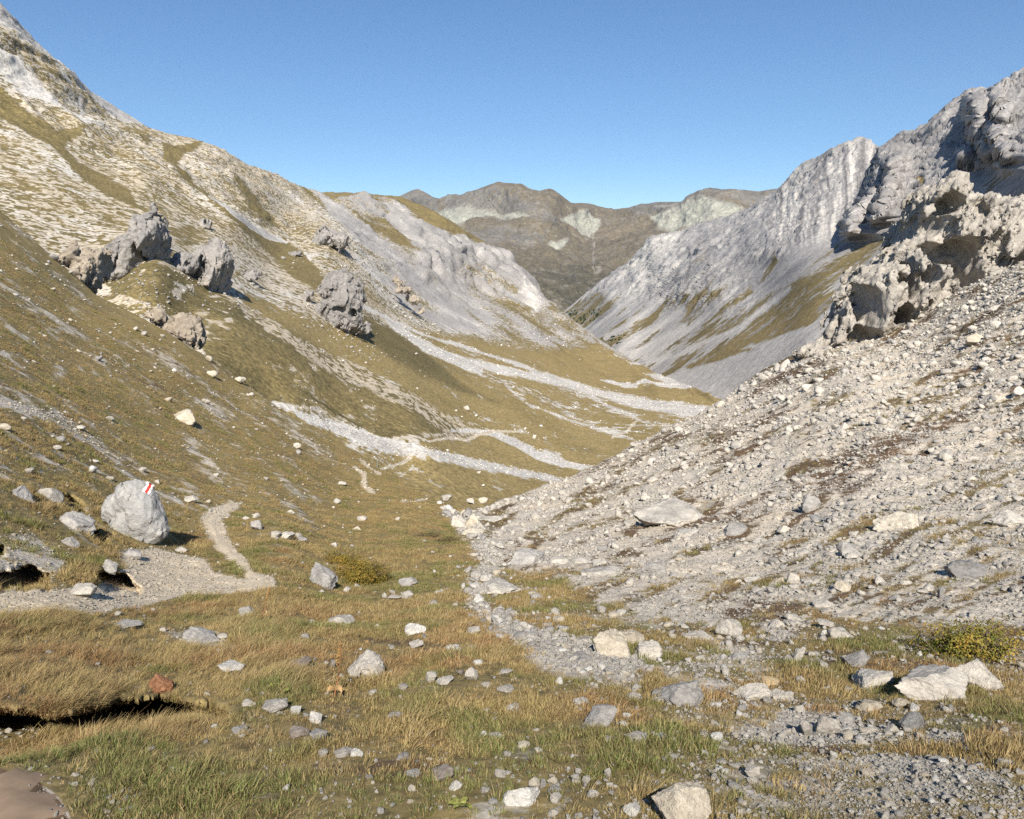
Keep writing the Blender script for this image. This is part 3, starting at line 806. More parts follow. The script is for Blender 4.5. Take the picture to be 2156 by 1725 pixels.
def gr_polys(wx, wy):
    Q = lambda pts, s=9: poly(wx, wy, pts, s)
    L = lambda pts, w, s=4: line(wx, wy, pts, w, s)
    d = {}
    d['rubble'] = Q([(1000, 1085), (1060, 1050), (1250, 980), (1520, 840), (1700, 730), (2156, 540), (2900, 280), (2900, 1330), (2156, 1335), (1900, 1325), (1720, 1300), (1640, 1360), (1550, 1310), (1450, 1330), (1330, 1300), (1230, 1270),
                     (1190, 1240), (1060, 1200), (1010, 1180), (985, 1140), (960, 1110)], 18)
    d['gully'] = np.maximum.reduce([L([(985, 1095, 26), (1000, 1140, 20), (1030, 1190, 22), (990, 1245, 14), (1020, 1295, 16), (1090, 1335, 26), (1150, 1370, 34), (1240, 1400, 36), (1330, 1420, 30)], 22, 26),
                                    L([(940, 1075, 12), (985, 1110, 16)], 12, 8)])
    d['gravel'] = np.maximum.reduce([Q([(1400, 1400), (1560, 1370), (1640, 1430), (1600, 1500), (1420, 1520), (1390, 1480)], 20) * 0.7, Q([(1620, 1480), (1800, 1500), (1930, 1560), (1820, 1580), (1640, 1560)], 16) * 0.8,
                                     Q([(1490, 1520), (1620, 1540), (1700, 1570), (1560, 1570)], 12), Q([(1800, 1590), (2060, 1600), (2120, 1660), (1900, 1660), (1790, 1620)], 18) * 0.85, Q([(1690, 1600), (1880, 1640), (2156, 1700), (2156, 1760), (1700, 1730)], 24) * 0.6,
                                     Q([(1950, 1540), (2060, 1560), (2050, 1590), (1950, 1570)], 14)])
    d['path'] = np.maximum.reduce([Q([(455, 1068), (510, 1054), (492, 1080), (466, 1098), (478, 1130), (500, 1165), (535, 1205), (575, 1215), (582, 1240), (500, 1250), (380, 1256), (290, 1275), (170, 1290), (0, 1300), (-200, 1310), (-200, 1262), (0, 1248), (120, 1240), (215, 1225),
                                      (265, 1195), (240, 1165), (330, 1160), (430, 1185), (448, 1205), (520, 1222), (500, 1200), (455, 1160), (425, 1110), (418, 1096)], 9),
                                   L([(744, 985, 4), (765, 1000, 5), (768, 1018, 6), (785, 1034, 5)], 5, 3), L([(757, 970, 3), (775, 985, 3), (800, 1000, 2)], 3, 3), L([(845, 1058, 2), (893, 1050, 2)], 2, 3)])
    d['scar'] = np.maximum.reduce([Q([(0, 1130), (60, 1120), (150, 1165), (120, 1215), (0, 1225), (-200, 1230), (-200, 1130)], 14) * 0.75, Q([(330, 1320), (480, 1340), (500, 1365), (380, 1370)], 9) * 0.8,
                                   L([(0, 850, 10), (120, 880, 14), (200, 930, 10), (250, 965, 8)], 10, 12) * 0.8])
    return d
def gr_disp(P, px, py, Y):
    d = gr_polys(px, py)
    rough = np.maximum(d['rubble'], 0.5 * poly(px, py, [(985, 1165), (1250, 1240), (1900, 1310), (2900, 1310), (2900, 1790), (1620, 1790), (1330, 1600), (1150, 1440), (1020, 1340), (940, 1260)], 70))
    r = fbm(P, 0.9, 5, 0.62, 5) * 0.042 * np.clip(Y / 5, 0.6, 5.0) + fbm(P, 3.5, 4, 0.6, 6, True) * 0.045 * np.clip(Y / 5, 0.5, 7)
    N = grid_normals(P)
    return gz(P) * np.abs(N[..., 2]) + rough * r + np.where(py > 1800, -0.0, 0)
def gr_cover(P, px, py):
    n = fbm(P, 3.0, 5, 0.6, 3.0); n2 = fbm(P, 3.0, 5, 0.6, 4.0)
    big = fbm(P, 9.0, 4, 0.5, 5.0)
    wx = px + 9 * n; wy = py + 7 * n2
    d = gr_polys(wx, wy)
    al = px * 0.90 - py * 0.43; ac = px * 0.43 + py * 0.90        # stripes of the rubble slope
    strk = fbm(np.stack([ac / 22, al / 190, 0 * al], -1), 1, 5, 0.6, 7)
    al2 = px * 0.85 + py * 0.52; ac2 = -px * 0.52 + py * 0.85     # stripes of the other slope
    strk2 = fbm(np.stack([ac2 / 16, al2 / 90, 0 * al], -1), 1, 5, 0.6, 8)
    left = sstep(0, 260, 860 - px + 0.0 * py) * (1 - sstep(1050, 1250, py))
    g = 1.02 + 0.22 * n
    hue = 0.60 + 0.22 * big + 0.12 * n2
    so = 0.18 + 0.5 * n * (1 - left) * 0.5
    rk = 0.60 + 0.2 * n2
    g = g * (1 - left) + left * (0.80 + 1.0 * strk2 + 0.25 * n)
    hue = hue * (1 - left) + left * (0.50 + 0.25 * big + 0.2 * strk2)
    so = so * (1 - left) + left * (0.12 + 0.75 * fbm(P, 4.5, 4, 0.55, 9))
    rk = rk * (1 - left) + left * 0.72
    R = d['rubble']
    g = g * (1 - R) + R * (0.30 + 1.3 * strk + 0.6 * n)
    hue = hue * (1 - R) + R * (0.42 + 0.25 * n2)
    rk = rk * (1 - R) + R * (0.74 + 0.18 * big)
    so = so * (1 - R) + R * (0.26 + 1.15 * strk + 0.6 * big)
    sp = poly(wx, wy, [(985, 1165), (1250, 1240), (1900, 1310), (2900, 1310), (2900, 1790), (1620, 1790), (1330, 1600), (1150, 1440), (1020, 1340), (940, 1260)], 70)
    cl = sstep(-0.28, 0.30, fbm(P, 0.9, 5, 0.62, 44) + 0.10)
    g = g * (1 - sp) + sp * np.minimum(g, 1.10 - 0.46 * cl + 0.5 * n)
    rk = rk * (1 - sp * 0.6) + sp * 0.6 * 0.66
    mid = poly(wx, wy, [(430, 1330), (900, 1290), (1000, 1400), (1150, 1500), (1250, 1760), (700, 1760), (560, 1560)], 60)
    g = g - 0.45 * mid * sstep(0.10, 0.40, fbm(P, 0.7, 5, 0.62, 46))
    so = np.maximum(so, 0.66 * np.maximum(sp, mid) * sstep(0.0, 0.4, fbm(P, 0.8, 4, 0.6, 47)))
    heath = np.maximum.reduce([poly(wx, wy, [(1640, 1010), (1760, 950), (1900, 900), (2080, 850), (2100, 870), (1900, 960), (1760, 1040), (1660, 1050)], 16), poly(wx, wy, [(1730, 1040), (1830, 990), (1860, 1010), (1790, 1060)], 12),
                               poly(wx, wy, [(1500, 930), (1680, 860), (1700, 862), (1600, 915), (1510, 950)], 7), poly(wx, wy, [(1290, 1085), (1400, 1065), (1420, 1075), (1330, 1100)], 8), poly(wx, wy, [(1500, 1300), (1640, 1260), (1700, 1290), (1620, 1330), (1540, 1330)], 16),
                               poly(wx, wy, [(1700, 1350), (1950, 1330), (2156, 1330), (2400, 1340), (2400, 1430), (2000, 1420), (1750, 1440)], 20)])
    so = np.maximum(so, heath * (0.62 + 0.4 * n)); g = np.maximum(g, heath * (0.25 + 0.3 * n2) * 1.2)
    hue = hue - 0.10 * (1 - sstep(9, 22, P[..., 1]))
    for k, gv, rv in (('gully', 0.30, 0.55), ('gravel', 0.42, 0.72), ('scar', 0.25, 0.62)):
        m = d[k]
        g = g * (1 - m) + m * (gv + 0.9 * n); rk = rk * (1 - m) + m * rv; so = so * (1 - m * 0.7)
    m = np.clip(d['path'] + 0.5 * n * (d['path'] < 0.98), 0, 1)
    g = g * (1 - m); rk = rk * (1 - m) + m * 1.0; so = so * (1 - m)
    earth = poly(wx, wy, [(-400, 1640), (0, 1632), (70, 1645), (130, 1690), (170, 1760), (200, 2000), (-400, 2100)], 14)
    so = np.maximum(so, earth * 1.2); g = g * (1 - earth)
    return stack(g, hue, rk, so)

RECESS = [([(-200, 1500), (0, 1492), (120, 1500), (240, 1478), (330, 1466), (400, 1478), (480, 1498), (500, 1520), (400, 1530), (250, 1560), (110, 1590), (0, 1622), (-200, 1640)], 0.20),
          ([(187, 1204), (225, 1196), (262, 1210), (296, 1240), (292, 1252), (240, 1246), (200, 1240)], 0.10), ([(-100, 1215), (0, 1200), (60, 1195), (108, 1215), (100, 1240), (40, 1244), (-100, 1254)], 0.10),
          ([(122, 1040), (140, 1036), (178, 1068), (176, 1086), (140, 1064)], 0.06), ([(180, 1118), (205, 1120), (226, 1142), (212, 1152), (190, 1140)], 0.06), ([(-60, 1150), (6, 1150), (12, 1176), (-60, 1180)], 0.06)]
def gr_step(px, py):
    """Undercut edges of the turf: the bank under the overhanging sods lies farther back."""
    s = 0 * px
    w = 10 * perlin(np.stack([px / 31, py / 31, 0 * px], -1)) + 4 * perlin(np.stack([px / 11, py / 11, 0 * px + 5], -1))
    for pts, a in RECESS:
        s = np.maximum(s, a * poly(px + w, py + 1.4 * w, pts, 3.5))
    return s

FAR_ROCK = [(0.0, (0.13, 0.12, 0.105)), (0.4, (0.235, 0.21, 0.175)), (0.8, (0.30, 0.29, 0.235)), (1.0, (0.36, 0.352, 0.285))]
FAR_GRASS = [(0.0, (0.062, 0.056, 0.034)), (0.4, (0.132, 0.108, 0.068)), (0.7, (0.185, 0.148, 0.095)), (1.0, (0.23, 0.185, 0.125))]
RM_ROCK = [(0.0, (0.17, 0.16, 0.155)), (0.28, (0.28, 0.265, 0.255)), (0.5, (0.365, 0.345, 0.325)), (0.75, (0.49, 0.46, 0.42)), (1.0, (0.60, 0.55, 0.48))]
VM_ROCK = [(0.0, (0.25, 0.24, 0.23)), (0.35, (0.39, 0.365, 0.34)), (0.55, (0.58, 0.55, 0.50)), (0.75, (0.475, 0.405, 0.305)), (1.0, (0.57, 0.47, 0.34))]
M_FAR = terrain_mat('alpine_heath_and_scree', 60, 0.9, 4, 1.0, FAR_GRASS, FAR_ROCK, 0.6, 14, 0.34, grit=(22, 0.22))
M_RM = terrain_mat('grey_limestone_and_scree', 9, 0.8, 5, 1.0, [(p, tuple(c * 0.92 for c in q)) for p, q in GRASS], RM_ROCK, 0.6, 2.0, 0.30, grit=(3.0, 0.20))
M_VM = terrain_mat('eroded_turf_and_scree', 3.2, 0.95, 5, 1.5, GRASS, VM_ROCK, 0.6, 0.4, 0.34, grit=(0.9, 0.30), terr=(3.4, 2.5))
M_GR = terrain_mat('turf_and_rubble', 0.5, 1.15, 4, 1.0, GRASS, ROCK, 0.5, 0.022, 0.32, speck=0.06, grit=(0.05, 0.28))

build_layer('distant_mountains', FAR_CTRL, FAR_TOP, FAR_BOT, (640, 1760), 520, 190, M_FAR, far_disp, far_cover, [(300, 60), (1500, 900), (3000, 2200)], smooth=False)
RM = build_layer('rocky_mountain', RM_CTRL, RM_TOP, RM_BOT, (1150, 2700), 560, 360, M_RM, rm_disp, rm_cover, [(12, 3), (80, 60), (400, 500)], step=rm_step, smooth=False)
VM = build_layer('mountainside', VM_CTRL, VM_TOP, VM_BOT, (-600, 1800), 640, 360, M_VM, vm_disp, vm_cover, [(8, 1.5), (60, 40), (300, 300)])
_bx = [(-700, 1790), (2900, 1790)]
GR = build_layer('ground', GR_CTRL, GR_TOP, _bx, (-700, 2900), 720, 430, M_GR, gr_disp, gr_cover, [(1.0, 0.25), (4, 2.0), (14, 9), (60, 40)],
                                  step=gr_step, extra_rows=[5200, 4400, 3600, 3000, 2600, 2350, 2150, 2000, 1900, 1840])

def ground_at(px, py):
    """The point of the near ground that stands at a surveyed direction."""
    Y = GR['tps'](px, py)
    P = unproj(px, py, Y)
    P[..., 2] += gz(P)
    return P
# ------------------------------------------------------------------ rock shapes
import bmesh
def icosphere(sub):
    bm = bmesh.new()
    bmesh.ops.create_icosphere(bm, subdivisions=sub, radius=1.0)
    V = np.array([v.co[:] for v in bm.verts], np.float32)
    F = np.array([[v.index for v in f.verts] for f in bm.faces], np.int32)
    bm.free()
    return V, F
ICO = {k: icosphere(k) for k in (2, 3, 4, 5)}

def rock_verts(sub, seed, cuts=12, flat=0.45, rough=0.10, dims=(1, 1, 1), pits=0.0, strata=0.0):
    """A broken stone: a ball cut by planes, then weathered. Its base lies at z = 0 after placing; dims are full sizes."""
    r = np.random.default_rng(seed)
    V, F = ICO[sub]
    P = V.copy()
    for i in range(cuts):
        n = r.normal(size=3); n /= np.linalg.norm(n)
        d = r.uniform(flat, flat + 0.3)
        k = np.clip(P @ n - d, 0, None)
        P = P - k[:, None] * n[None] * 0.985
    off = r.uniform(0, 50, 3)
    P = P * (1 + 0.20 * fbm(V + off, 1.3, 2, 0.5, 0)[:, None])
    nz = fbm(P + off, 0.42, 5, 0.6, 1, True)
    P = P * (1 + rough * nz[:, None])
    if pits:
        p = fbm(P + off, 0.35, 4, 0.6, 2, True)
        P = P * (1 - pits * np.clip(p - 0.1, 0, 1)[:, None])
    if strata:
        s = fbm(np.stack([P[:, 0] * 0.15, P[:, 1] * 0.15, P[:, 2] * 5], -1) + off, 1, 3, 0.6, 3)
        P = P + V * np.array([1, 1, 0.1]) * (strata * s)[:, None]
    lo, hi = P.min(0), P.max(0)
    P = (P - (lo + hi) / 2) / (hi - lo) * np.array(dims)
    return P.astype(np.float32), F

LIME = [(0.0, (0.35, 0.32, 0.28)), (0.5, (0.49, 0.45, 0.39)), (1.0, (0.60, 0.55, 0.47))]
GREY = [(0.0, (0.26, 0.245, 0.225)), (0.5, (0.36, 0.34, 0.315)), (1.0, (0.46, 0.43, 0.39))]
DARK = [(0.0, (0.17, 0.16, 0.15)), (0.5, (0.25, 0.24, 0.225)), (1.0, (0.31, 0.305, 0.295))]
CREAM = [(0.0, (0.40, 0.34, 0.26)), (0.5, (0.53, 0.465, 0.365)), (1.0, (0.62, 0.56, 0.455))]
WHITE = [(0.0, (0.52, 0.49, 0.44)), (0.5, (0.65, 0.615, 0.55)), (1.0, (0.72, 0.70, 0.66))]
OCHRE = [(0.0, (0.46, 0.33, 0.17)), (0.5, (0.56, 0.42, 0.24)), (1.0, (0.62, 0.49, 0.31))]
BROWN = [(0.0, (0.20, 0.155, 0.12)), (0.5, (0.30, 0.255, 0.22)), (1.0, (0.40, 0.36, 0.32))]
RUST = [(0.0, (0.24, 0.10, 0.05)), (0.5, (0.38, 0.19, 0.10)), (1.0, (0.48, 0.27, 0.15))]
TONE = {'lime': rock_mat('pale_limestone', LIME), 'grey': rock_mat('grey_limestone', GREY), 'dark': rock_mat('dark_limestone', DARK), 'cream': rock_mat('cream_limestone', CREAM),
        'white': rock_mat('white_limestone', WHITE), 'ochre': rock_mat('ochre_limestone', OCHRE), 'brown': rock_mat('brown_mossy_stone', BROWN), 'rust': rock_mat('rusty_stone', RUST)}
TONE_WORD = {'lime': 'pale', 'grey': 'grey', 'dark': 'dark grey', 'cream': 'cream', 'white': 'white', 'ochre': 'ochre yellow', 'brown': 'brownish', 'rust': 'rusty orange'}

# ------------------------------------------------------------------ crags: carved out of a solid field
def surface_nets(f, h, org):
    """Smooth surface of the zero level of a 3-D field (negative inside)."""
    nx, ny, nz = f.shape
    s = f < 0
    acc = np.zeros((nx - 1, ny - 1, nz - 1, 3), np.float32)
    cnt = np.zeros((nx - 1, ny - 1, nz - 1), np.float32)
    off = [(i, j, k) for i in (0, 1) for j in (0, 1) for k in (0, 1)]
    sl = lambda o: tuple(slice(o[a], o[a] + f.shape[a] - 1) for a in range(3))
    for a in off:
        for ax in range(3):
            if a[ax]: continue
            b = list(a); b[ax] = 1; b = tuple(b)
            fa, fb = f[sl(a)], f[sl(b)]
            m = s[sl(a)] != s[sl(b)]
            t = np.where(m, fa / np.where(m, fa - fb, 1), 0)
            for c in range(3):
                acc[..., c] += np.where(m, a[c] + (t if c == ax else 0), 0)
            cnt += m
    act = cnt > 0
    idx = np.full(act.shape, -1, np.int64)
    idx[act] = np.arange(act.sum())
    I = np.argwhere(act)
    V = (I + acc[act] / cnt[act][:, None]) * h + np.array(org)
    F = []
    for ax in range(3):
        u, w = (ax + 1) % 3, (ax + 2) % 3
        a = [slice(1, n - 1) for n in f.shape]; b = [slice(1, n - 1) for n in f.shape]
        a[ax] = slice(0, f.shape[ax] - 1); b[ax] = slice(1, f.shape[ax])
        m = s[tuple(a)] != s[tuple(b)]
        base = np.argwhere(m)
        flip = s[tuple(a)][m]
        o = np.zeros(3, int); o[u] = 1; o[w] = 1
        base = base + o * 1
        base[:, ax] += 0
        q = []
        for du, dw in ((-1, -1), (0, -1), (0, 0), (-1, 0)):
            p = base.copy(); p[:, u] += du; p[:, w] += dw
            q.append(idx[p[:, 0], p[:, 1], p[:, 2]])
        q = np.stack(q, -1)
        q[~flip] = q[~flip][:, ::-1]
        F.append(q)
    F = np.concatenate(F)
    F = F[(F >= 0).all(1)]
    return V, F

def smin(a, b, k):
    h = np.clip(0.5 + 0.5 * (b - a) / k, 0, 1)
    return b * (1 - h) + a * h - k * h * (1 - h)

def ell(G, c, r):
    q = (G - np.array(c, np.float32)) / np.array(r, np.float32)
    return (np.sqrt((q ** 2).sum(-1)) - 1) * min(r)

def crag(name, Y, h, balls, holes, mat, wl=3.0, amp=0.5, depth=1.0, k=1.0, strata=None, flute=0.0, seed=0, deep=3.0, cavit=0.0, bl=None, warp=0.0, soft=1.0, planes=()):
    """A rock outcrop. BALLS and HOLES: (px, py, rx, ry, [forward offset in metres, depth radius in metres]) in survey pixels at distance Y."""
    m = Y / FPX
    cpx = np.mean([b[0] for b in balls]); cpy = max(b[1] for b in balls)
    C = unproj(cpx, cpy, Y)
    def loc(px, py, fw=0.0):
        return unproj(px, py, Y) + np.array([0, fw, 0]) - C
    lo = np.full(3, 1e9); hi = -lo
    bs = []
    for b in balls:
        c = loc(b[0], b[1], b[4] if len(b) > 4 else 0)
        r = (b[2] * m, b[5] if len(b) > 5 else (b[2] + b[3]) / 2 * m * depth, b[3] * m)
        bs.append((c, r))
        lo = np.minimum(lo, c - np.array(r)); hi = np.maximum(hi, c + np.array(r))
    pad = amp * 2 + 3 * h
    lo -= pad; hi += pad
    n = np.ceil((hi - lo) / h).astype(int) + 1
    ax = [lo[i] + h * np.arange(n[i], dtype=np.float32) for i in range(3)]
    G = np.stack(np.meshgrid(*ax, indexing='ij'), -1).astype(np.float32)
    f = None
    wG = G
    if warp:
        wv = np.stack([fbm(G[::2, ::2, ::2], wl * 1.6, 2, 0.5, seed + 31 + c_) for c_ in range(2)], -1)
        wv = np.repeat(np.repeat(np.repeat(wv, 2, 0), 2, 1), 2, 2)[:G.shape[0], :G.shape[1], :G.shape[2]]
        wG = G.copy(); wG[..., 0] += warp * wv[..., 0]; wG[..., 2] += warp * wv[..., 1]
    for c, r in bs:
        e = ell(wG, c, r)
        f = e if f is None else smin(f, e, k)
    pr = np.random.default_rng(seed + 77)
    ext = np.array([b[1] for b in bs]).max(0); mid = (lo + hi) / 2; half = (hi - lo) / 2 - pad
    for nn, dd_ in planes:
        nn = np.array(nn, float); nn /= np.linalg.norm(nn)
        sup = float(np.abs(nn) @ half)
        f = np.maximum(f, (G @ nn.astype(np.float32)) - float(mid @ nn) - dd_ * sup)
    near = np.abs(f) < amp * 2.3 + 2 * h
    Gn = G[near]
    nz = fbm(Gn, wl * 1.5, 5, 0.5, seed + 1) * amp * soft
    nz -= np.abs(fbm(Gn, wl * 0.45, 4, 0.6, seed + 2)) * amp * 0.9 * (1 - 0.8 * (soft < 1))
    if flute:
        nz += flute * fbm(Gn * np.array([1, 1, 0.14], np.float32), wl * 0.28, 4, 0.6, seed + 3, True)
    if strata:
        d = np.array(strata[0], np.float32); d /= np.linalg.norm(d)
        t = (Gn @ d)
        w = np.stack([t / strata[1] + 0.5 * fbm(Gn, wl, 2, 0.5, seed + 7), 0 * t, 0 * t], -1)
        nz += strata[2] * fbm(w, 1, 3, 0.6, seed + 5)
    if bl:
        ca, sa = math.cos(0.5), math.sin(0.5)
        Gr = np.stack([Gn[:, 0] * ca - Gn[:, 2] * sa, Gn[:, 1], Gn[:, 0] * sa + Gn[:, 2] * ca], -1)
        Gr = Gr + 0.25 * bl[0][0] * np.stack([fbm(Gn, bl[0][0], 2, 0.5, seed + 40 + c_) for c_ in range(3)], -1)
        for k_, (fs, fa) in enumerate(((1.3, 1.0), (0.5, 0.42), (0.2, 0.16))):
            v, e = blocks(Gr, np.array(bl[0]) * fs, seed + 21 + k_)
            nz += bl[1] * fa * (v - 0.5) * 2
            nz -= bl[1] * fa * 0.5 * np.exp(-(e / 0.06) ** 2)
    if cavit:
        cv = fbm(Gn * np.array([1, 1, 0.6], np.float32), wl * 0.55, 3, 0.5, seed + 11)
        nz -= cavit * np.clip(cv - 0.10, 0, 1) * 3
    f[near] -= nz
    for q in holes:
        dd = max(q[5], min(3.4 * q[3] * m, deep))
        a = loc(q[0], q[1], q[4] - q[5] + dd)
        r = (q[2] * m, dd, q[3] * m)
        rr = (r[0] * 1.6, r[1] * 1.3, r[2] * 1.6)
        box = tuple(slice(max(0, int((a[i] - rr[i] - lo[i]) / h)), max(0, int((a[i] + rr[i] - lo[i]) / h) + 2)) for i in range(3))
        g = G[box]
        if g.size == 0: continue
        qq = (g - np.array(a, np.float32)) / np.array(r, np.float32)
        e = ((np.sqrt(qq[..., 0] ** 2 + qq[..., 2] ** 2) ** 6 + np.abs(qq[..., 1]) ** 6) ** (1 / 6) - 1) * min(r)
        e = e + fbm(g, min(r) * 1.4 + 0.3, 4, 0.55, seed + 9) * min(r) * 0.45
        f[box] = np.maximum(f[box], -e)
    V, F = surface_nets(f, h, lo)
    me = mesh_from(name, V, F, mat)
    return link(name, me, None, C)

M_TUFA = rock_mat('pale_cavernous_rock', [(0.0, (0.25, 0.225, 0.195)), (0.5, (0.36, 0.325, 0.28)), (1.0, (0.46, 0.42, 0.36))], 1.3, 0.9, 0.10, 0.3)
M_CRAG = rock_mat('grey_crag', [(0.0, (0.22, 0.205, 0.19)), (0.55, (0.315, 0.295, 0.275)), (1.0, (0.40, 0.355, 0.30))], 0.6, 0.8, 0.25, 0.25)
M_TAN = rock_mat('tan_crag', [(0.0, (0.26, 0.215, 0.165)), (0.5, (0.36, 0.305, 0.24)), (1.0, (0.43, 0.385, 0.32))], 1.2, 0.8, 0.12, 0.2)

OUT_B = lambda L: [(b[0], b[1], b[2], b[3], b[4] + 0.75 * b[5], b[5] * 1.75) for b in L]
o = crag('cavernous_outcrop', 78.0, 0.17,
         OUT_B(
         [(2030, 425, 34, 42, 1.5, 2.6), (2012, 440, 36, 26, 0.6, 2.0), (2040, 500, 72, 80, 2.5, 4.0), (2045, 580, 95, 70, 2.0, 4.5), (1960, 570, 55, 60, 0.8, 3.0), (1895, 615, 62, 66, 0.6, 3.2),
          (1845, 660, 55, 62, 0.4, 2.8), (1802, 712, 36, 26, 0.4, 1.6), (1752, 745, 34, 13, 0.4, 1.2), (2110, 440, 22, 34, 3.5, 2.2), (2120, 520, 70, 70, 3.5, 4.5), (2200, 500, 80, 85, 3.0, 5.0), (1960, 640, 90, 50, 0.0, 2.5), (2080, 620, 80, 40, 0.0, 2.5)]),
         [(2008, 428, 26, 24, -1.2, 2.4), (1980, 468, 20, 26, -1.5, 2.5), (1965, 535, 34, 24, -2.2, 3.0), (2016, 545, 44, 44, -2.0, 4.0), (2024, 590, 30, 42, -2.3, 3.2), (1995, 560, 22, 24, -2.2, 3.2), (1910, 592, 16, 44, -2.2, 2.8), (1884, 662, 26, 26, -2.2, 2.6),
          (1808, 712, 30, 30, -1.6, 2.2), (1822, 640, 24, 46, -2.4, 2.6), (1940, 575, 11, 22, -2.3, 1.6), (1880, 585, 12, 14, -2.2, 1.4), (2006, 615, 12, 14, -2.2, 1.4), (1768, 740, 26, 16, -1.5, 1.4), (1930, 640, 9, 16, -2.4, 1.2), (2085, 490, 10, 16, -1.6, 1.5)],
         M_TUFA, 2.6, 0.62, 1.0, 0.9, None, 0.34, 3, deep=4.6, cavit=0.22, bl=((1.2, 1.2, 2.1), 0.48), warp=0.9, soft=0.55)
tag(o, 'pale rock outcrop riddled with black caves on the crest of the rubble slope', 'rock outcrop')

CR = [
    ('leaning_crag', 168, 0.22, [(288, 505, 28, 56, 2, 5), (262, 530, 40, 40, 2, 5), (300, 500, 20, 56, 2, 4), (236, 545, 40, 30, 1, 4), (268, 570, 44, 24, 0, 3)], [(322, 500, 10, 60, -1.0, 4), (283, 535, 7, 26, -3.2, 2.0), (275, 560, 4, 14, -3.2, 1.6)], M_CRAG, 2.8, 0.55,
     'tall grey crag with a sheer shaded side above the dark turf spur', 0.35),
    ('layered_crag', 178, 0.22, [(435, 550, 36, 44, 1, 5), (455, 580, 30, 38, 0, 4), (410, 545, 26, 30, 2, 4), (448, 600, 26, 20, -1, 3)], [(480, 612, 14, 10, -3, 3), (428, 560, 5, 22, -4, 1.5)], M_CRAG, 2.6, 0.5,
     'rounded grey crag of curved rock layers, its shadow on the golden slope', 0.25),
    ('small_crag', 176, 0.2, [(375, 548, 24, 14, 0, 3), (388, 560, 16, 14, 0, 2.5)], [(392, 556, 4, 7, -2, 1)], M_CRAG, 1.8, 0.4, 'low split grey crag touching the rounded layered crag', 0.2),
    ('tiny_crag', 230, 0.2, [(426, 470, 11, 9, 0, 1.6), (432, 476, 7, 8, 0, 1.4)], [(431, 468, 2.5, 6, -1.5, 1)], M_CRAG, 1.2, 0.3, 'little cracked crag on the pale eroded slope above the layered crag', 0.15),
    ('holed_crag', 236, 0.28, [(695, 605, 36, 34, 2, 6), (716, 640, 40, 36, 0, 6), (730, 615, 26, 32, 2, 5), (690, 655, 26, 24, 0, 4), (726, 676, 36, 16, -1, 4), (700, 590, 32, 22, 2, 5), (720, 690, 44, 16, 0, 5)], [(716, 652, 14, 9, -5.5, 4), (745, 660, 8, 12, -5.2, 4), (744, 640, 4, 8, -5, 3), (690, 598, 16, 2.5, -6, 3), (696, 606, 14, 2.5, -6, 3)], M_CRAG, 3.2, 0.6,
     'bulky grey crag with dark holes beside the white rubble stream', 0.25),
    ('knob_crag', 238, 0.25, [(646, 622, 8, 10, 0, 1.8), (640, 630, 8, 8, 0, 1.6)], [], M_CRAG, 1.4, 0.4, 'small knobbly crag beside the bulky holed crag', 0.1),
    ('ledge_crag', 330, 0.4, [(664, 508, 22, 20, 0, 6), (700, 503, 22, 18, 2, 6), (722, 510, 18, 15, 0, 5), (680, 495, 24, 15, 3, 6), (715, 540, 12, 9, 0, 3)], [(688, 508, 5, 8, -5.5, 4), (740, 512, 5, 10, -4, 4), (700, 520, 14, 4, -6, 3)], M_CRAG, 4.0, 0.8,
     'broken grey ledges of crag on the upper slope below the rounded hill', 0.3),
    ('flat_crag', 262, 0.25, [(526, 581, 16, 11, 0, 2.6), (518, 584, 12, 9, 0, 2.2)], [], M_CRAG, 2.0, 0.4, 'flattish grey crag alone on turf beyond the layered crag', 0.2),
    ('broken_crag', 430, 0.5, [(620, 535, 14, 6, 0, 3), (612, 538, 8, 5, 0, 3)], [], M_CRAG, 2.5, 0.5, 'low grey rock patch at the foot of the white gravel strip', 0.2),
    ('band_crag', 450, 0.6, [(820, 580, 10, 6, 0, 3), (835, 592, 12, 7, 0, 4), (850, 612, 12, 7, 0, 4), (868, 632, 14, 8, 0, 4), (885, 655, 10, 7, 0, 3)], [], M_TAN, 4.0, 1.2, 'broken tan rock band running down between scree and turf', 0.3),
    ('skyline_crag', 700, 0.8, [(568, 374, 16, 8, 6, 6), (580, 380, 12, 6, 4, 5)], [(575, 384, 8, 2.5, -2, 3)], M_CRAG, 4.5, 1.0, 'grey crag breaking the turf skyline', 0.4),
    ('wall_crag', 71, 0.11, [(165, 560, 30, 32, 1.0, 1.8), (150, 585, 26, 40, 0.4, 1.6), (180, 590, 16, 44, 0.4, 1.4), (120, 545, 34, 22, 1.2, 1.4), (165, 610, 22, 24, 0.2, 1.4)], [(196, 585, 12, 50, -0.6, 1.6), (112, 575, 6, 18, -1.4, 1.0), (150, 600, 3, 22, -1.8, 0.8)], M_TAN, 1.4, 0.3,
     'tan and grey rock wall with a black shaded flank on the near skyline', 0.25),
    ('tan_crag', 65, 0.09, [(385, 690, 26, 28, 0.3, 1.2), (395, 705, 20, 26, 0, 1.0), (360, 690, 24, 18, 0.3, 0.9), (398, 715, 16, 18, 0, 0.8)], [(416, 725, 5, 10, -0.8, 0.8), (392, 712, 2.5, 5, -1.3, 0.5)], M_TAN, 0.9, 0.18,
     'tan knob of rock on the near grassy skyline', 0.12),
    ('pale_crag', 66, 0.08, [(325, 668, 14, 14, 0, 0.6), (335, 675, 10, 10, 0, 0.5), (312, 664, 12, 9, 0.2, 0.5)], [], M_TAN, 0.7, 0.14, 'small pale crag just uphill of the tan knob', 0.08),
]
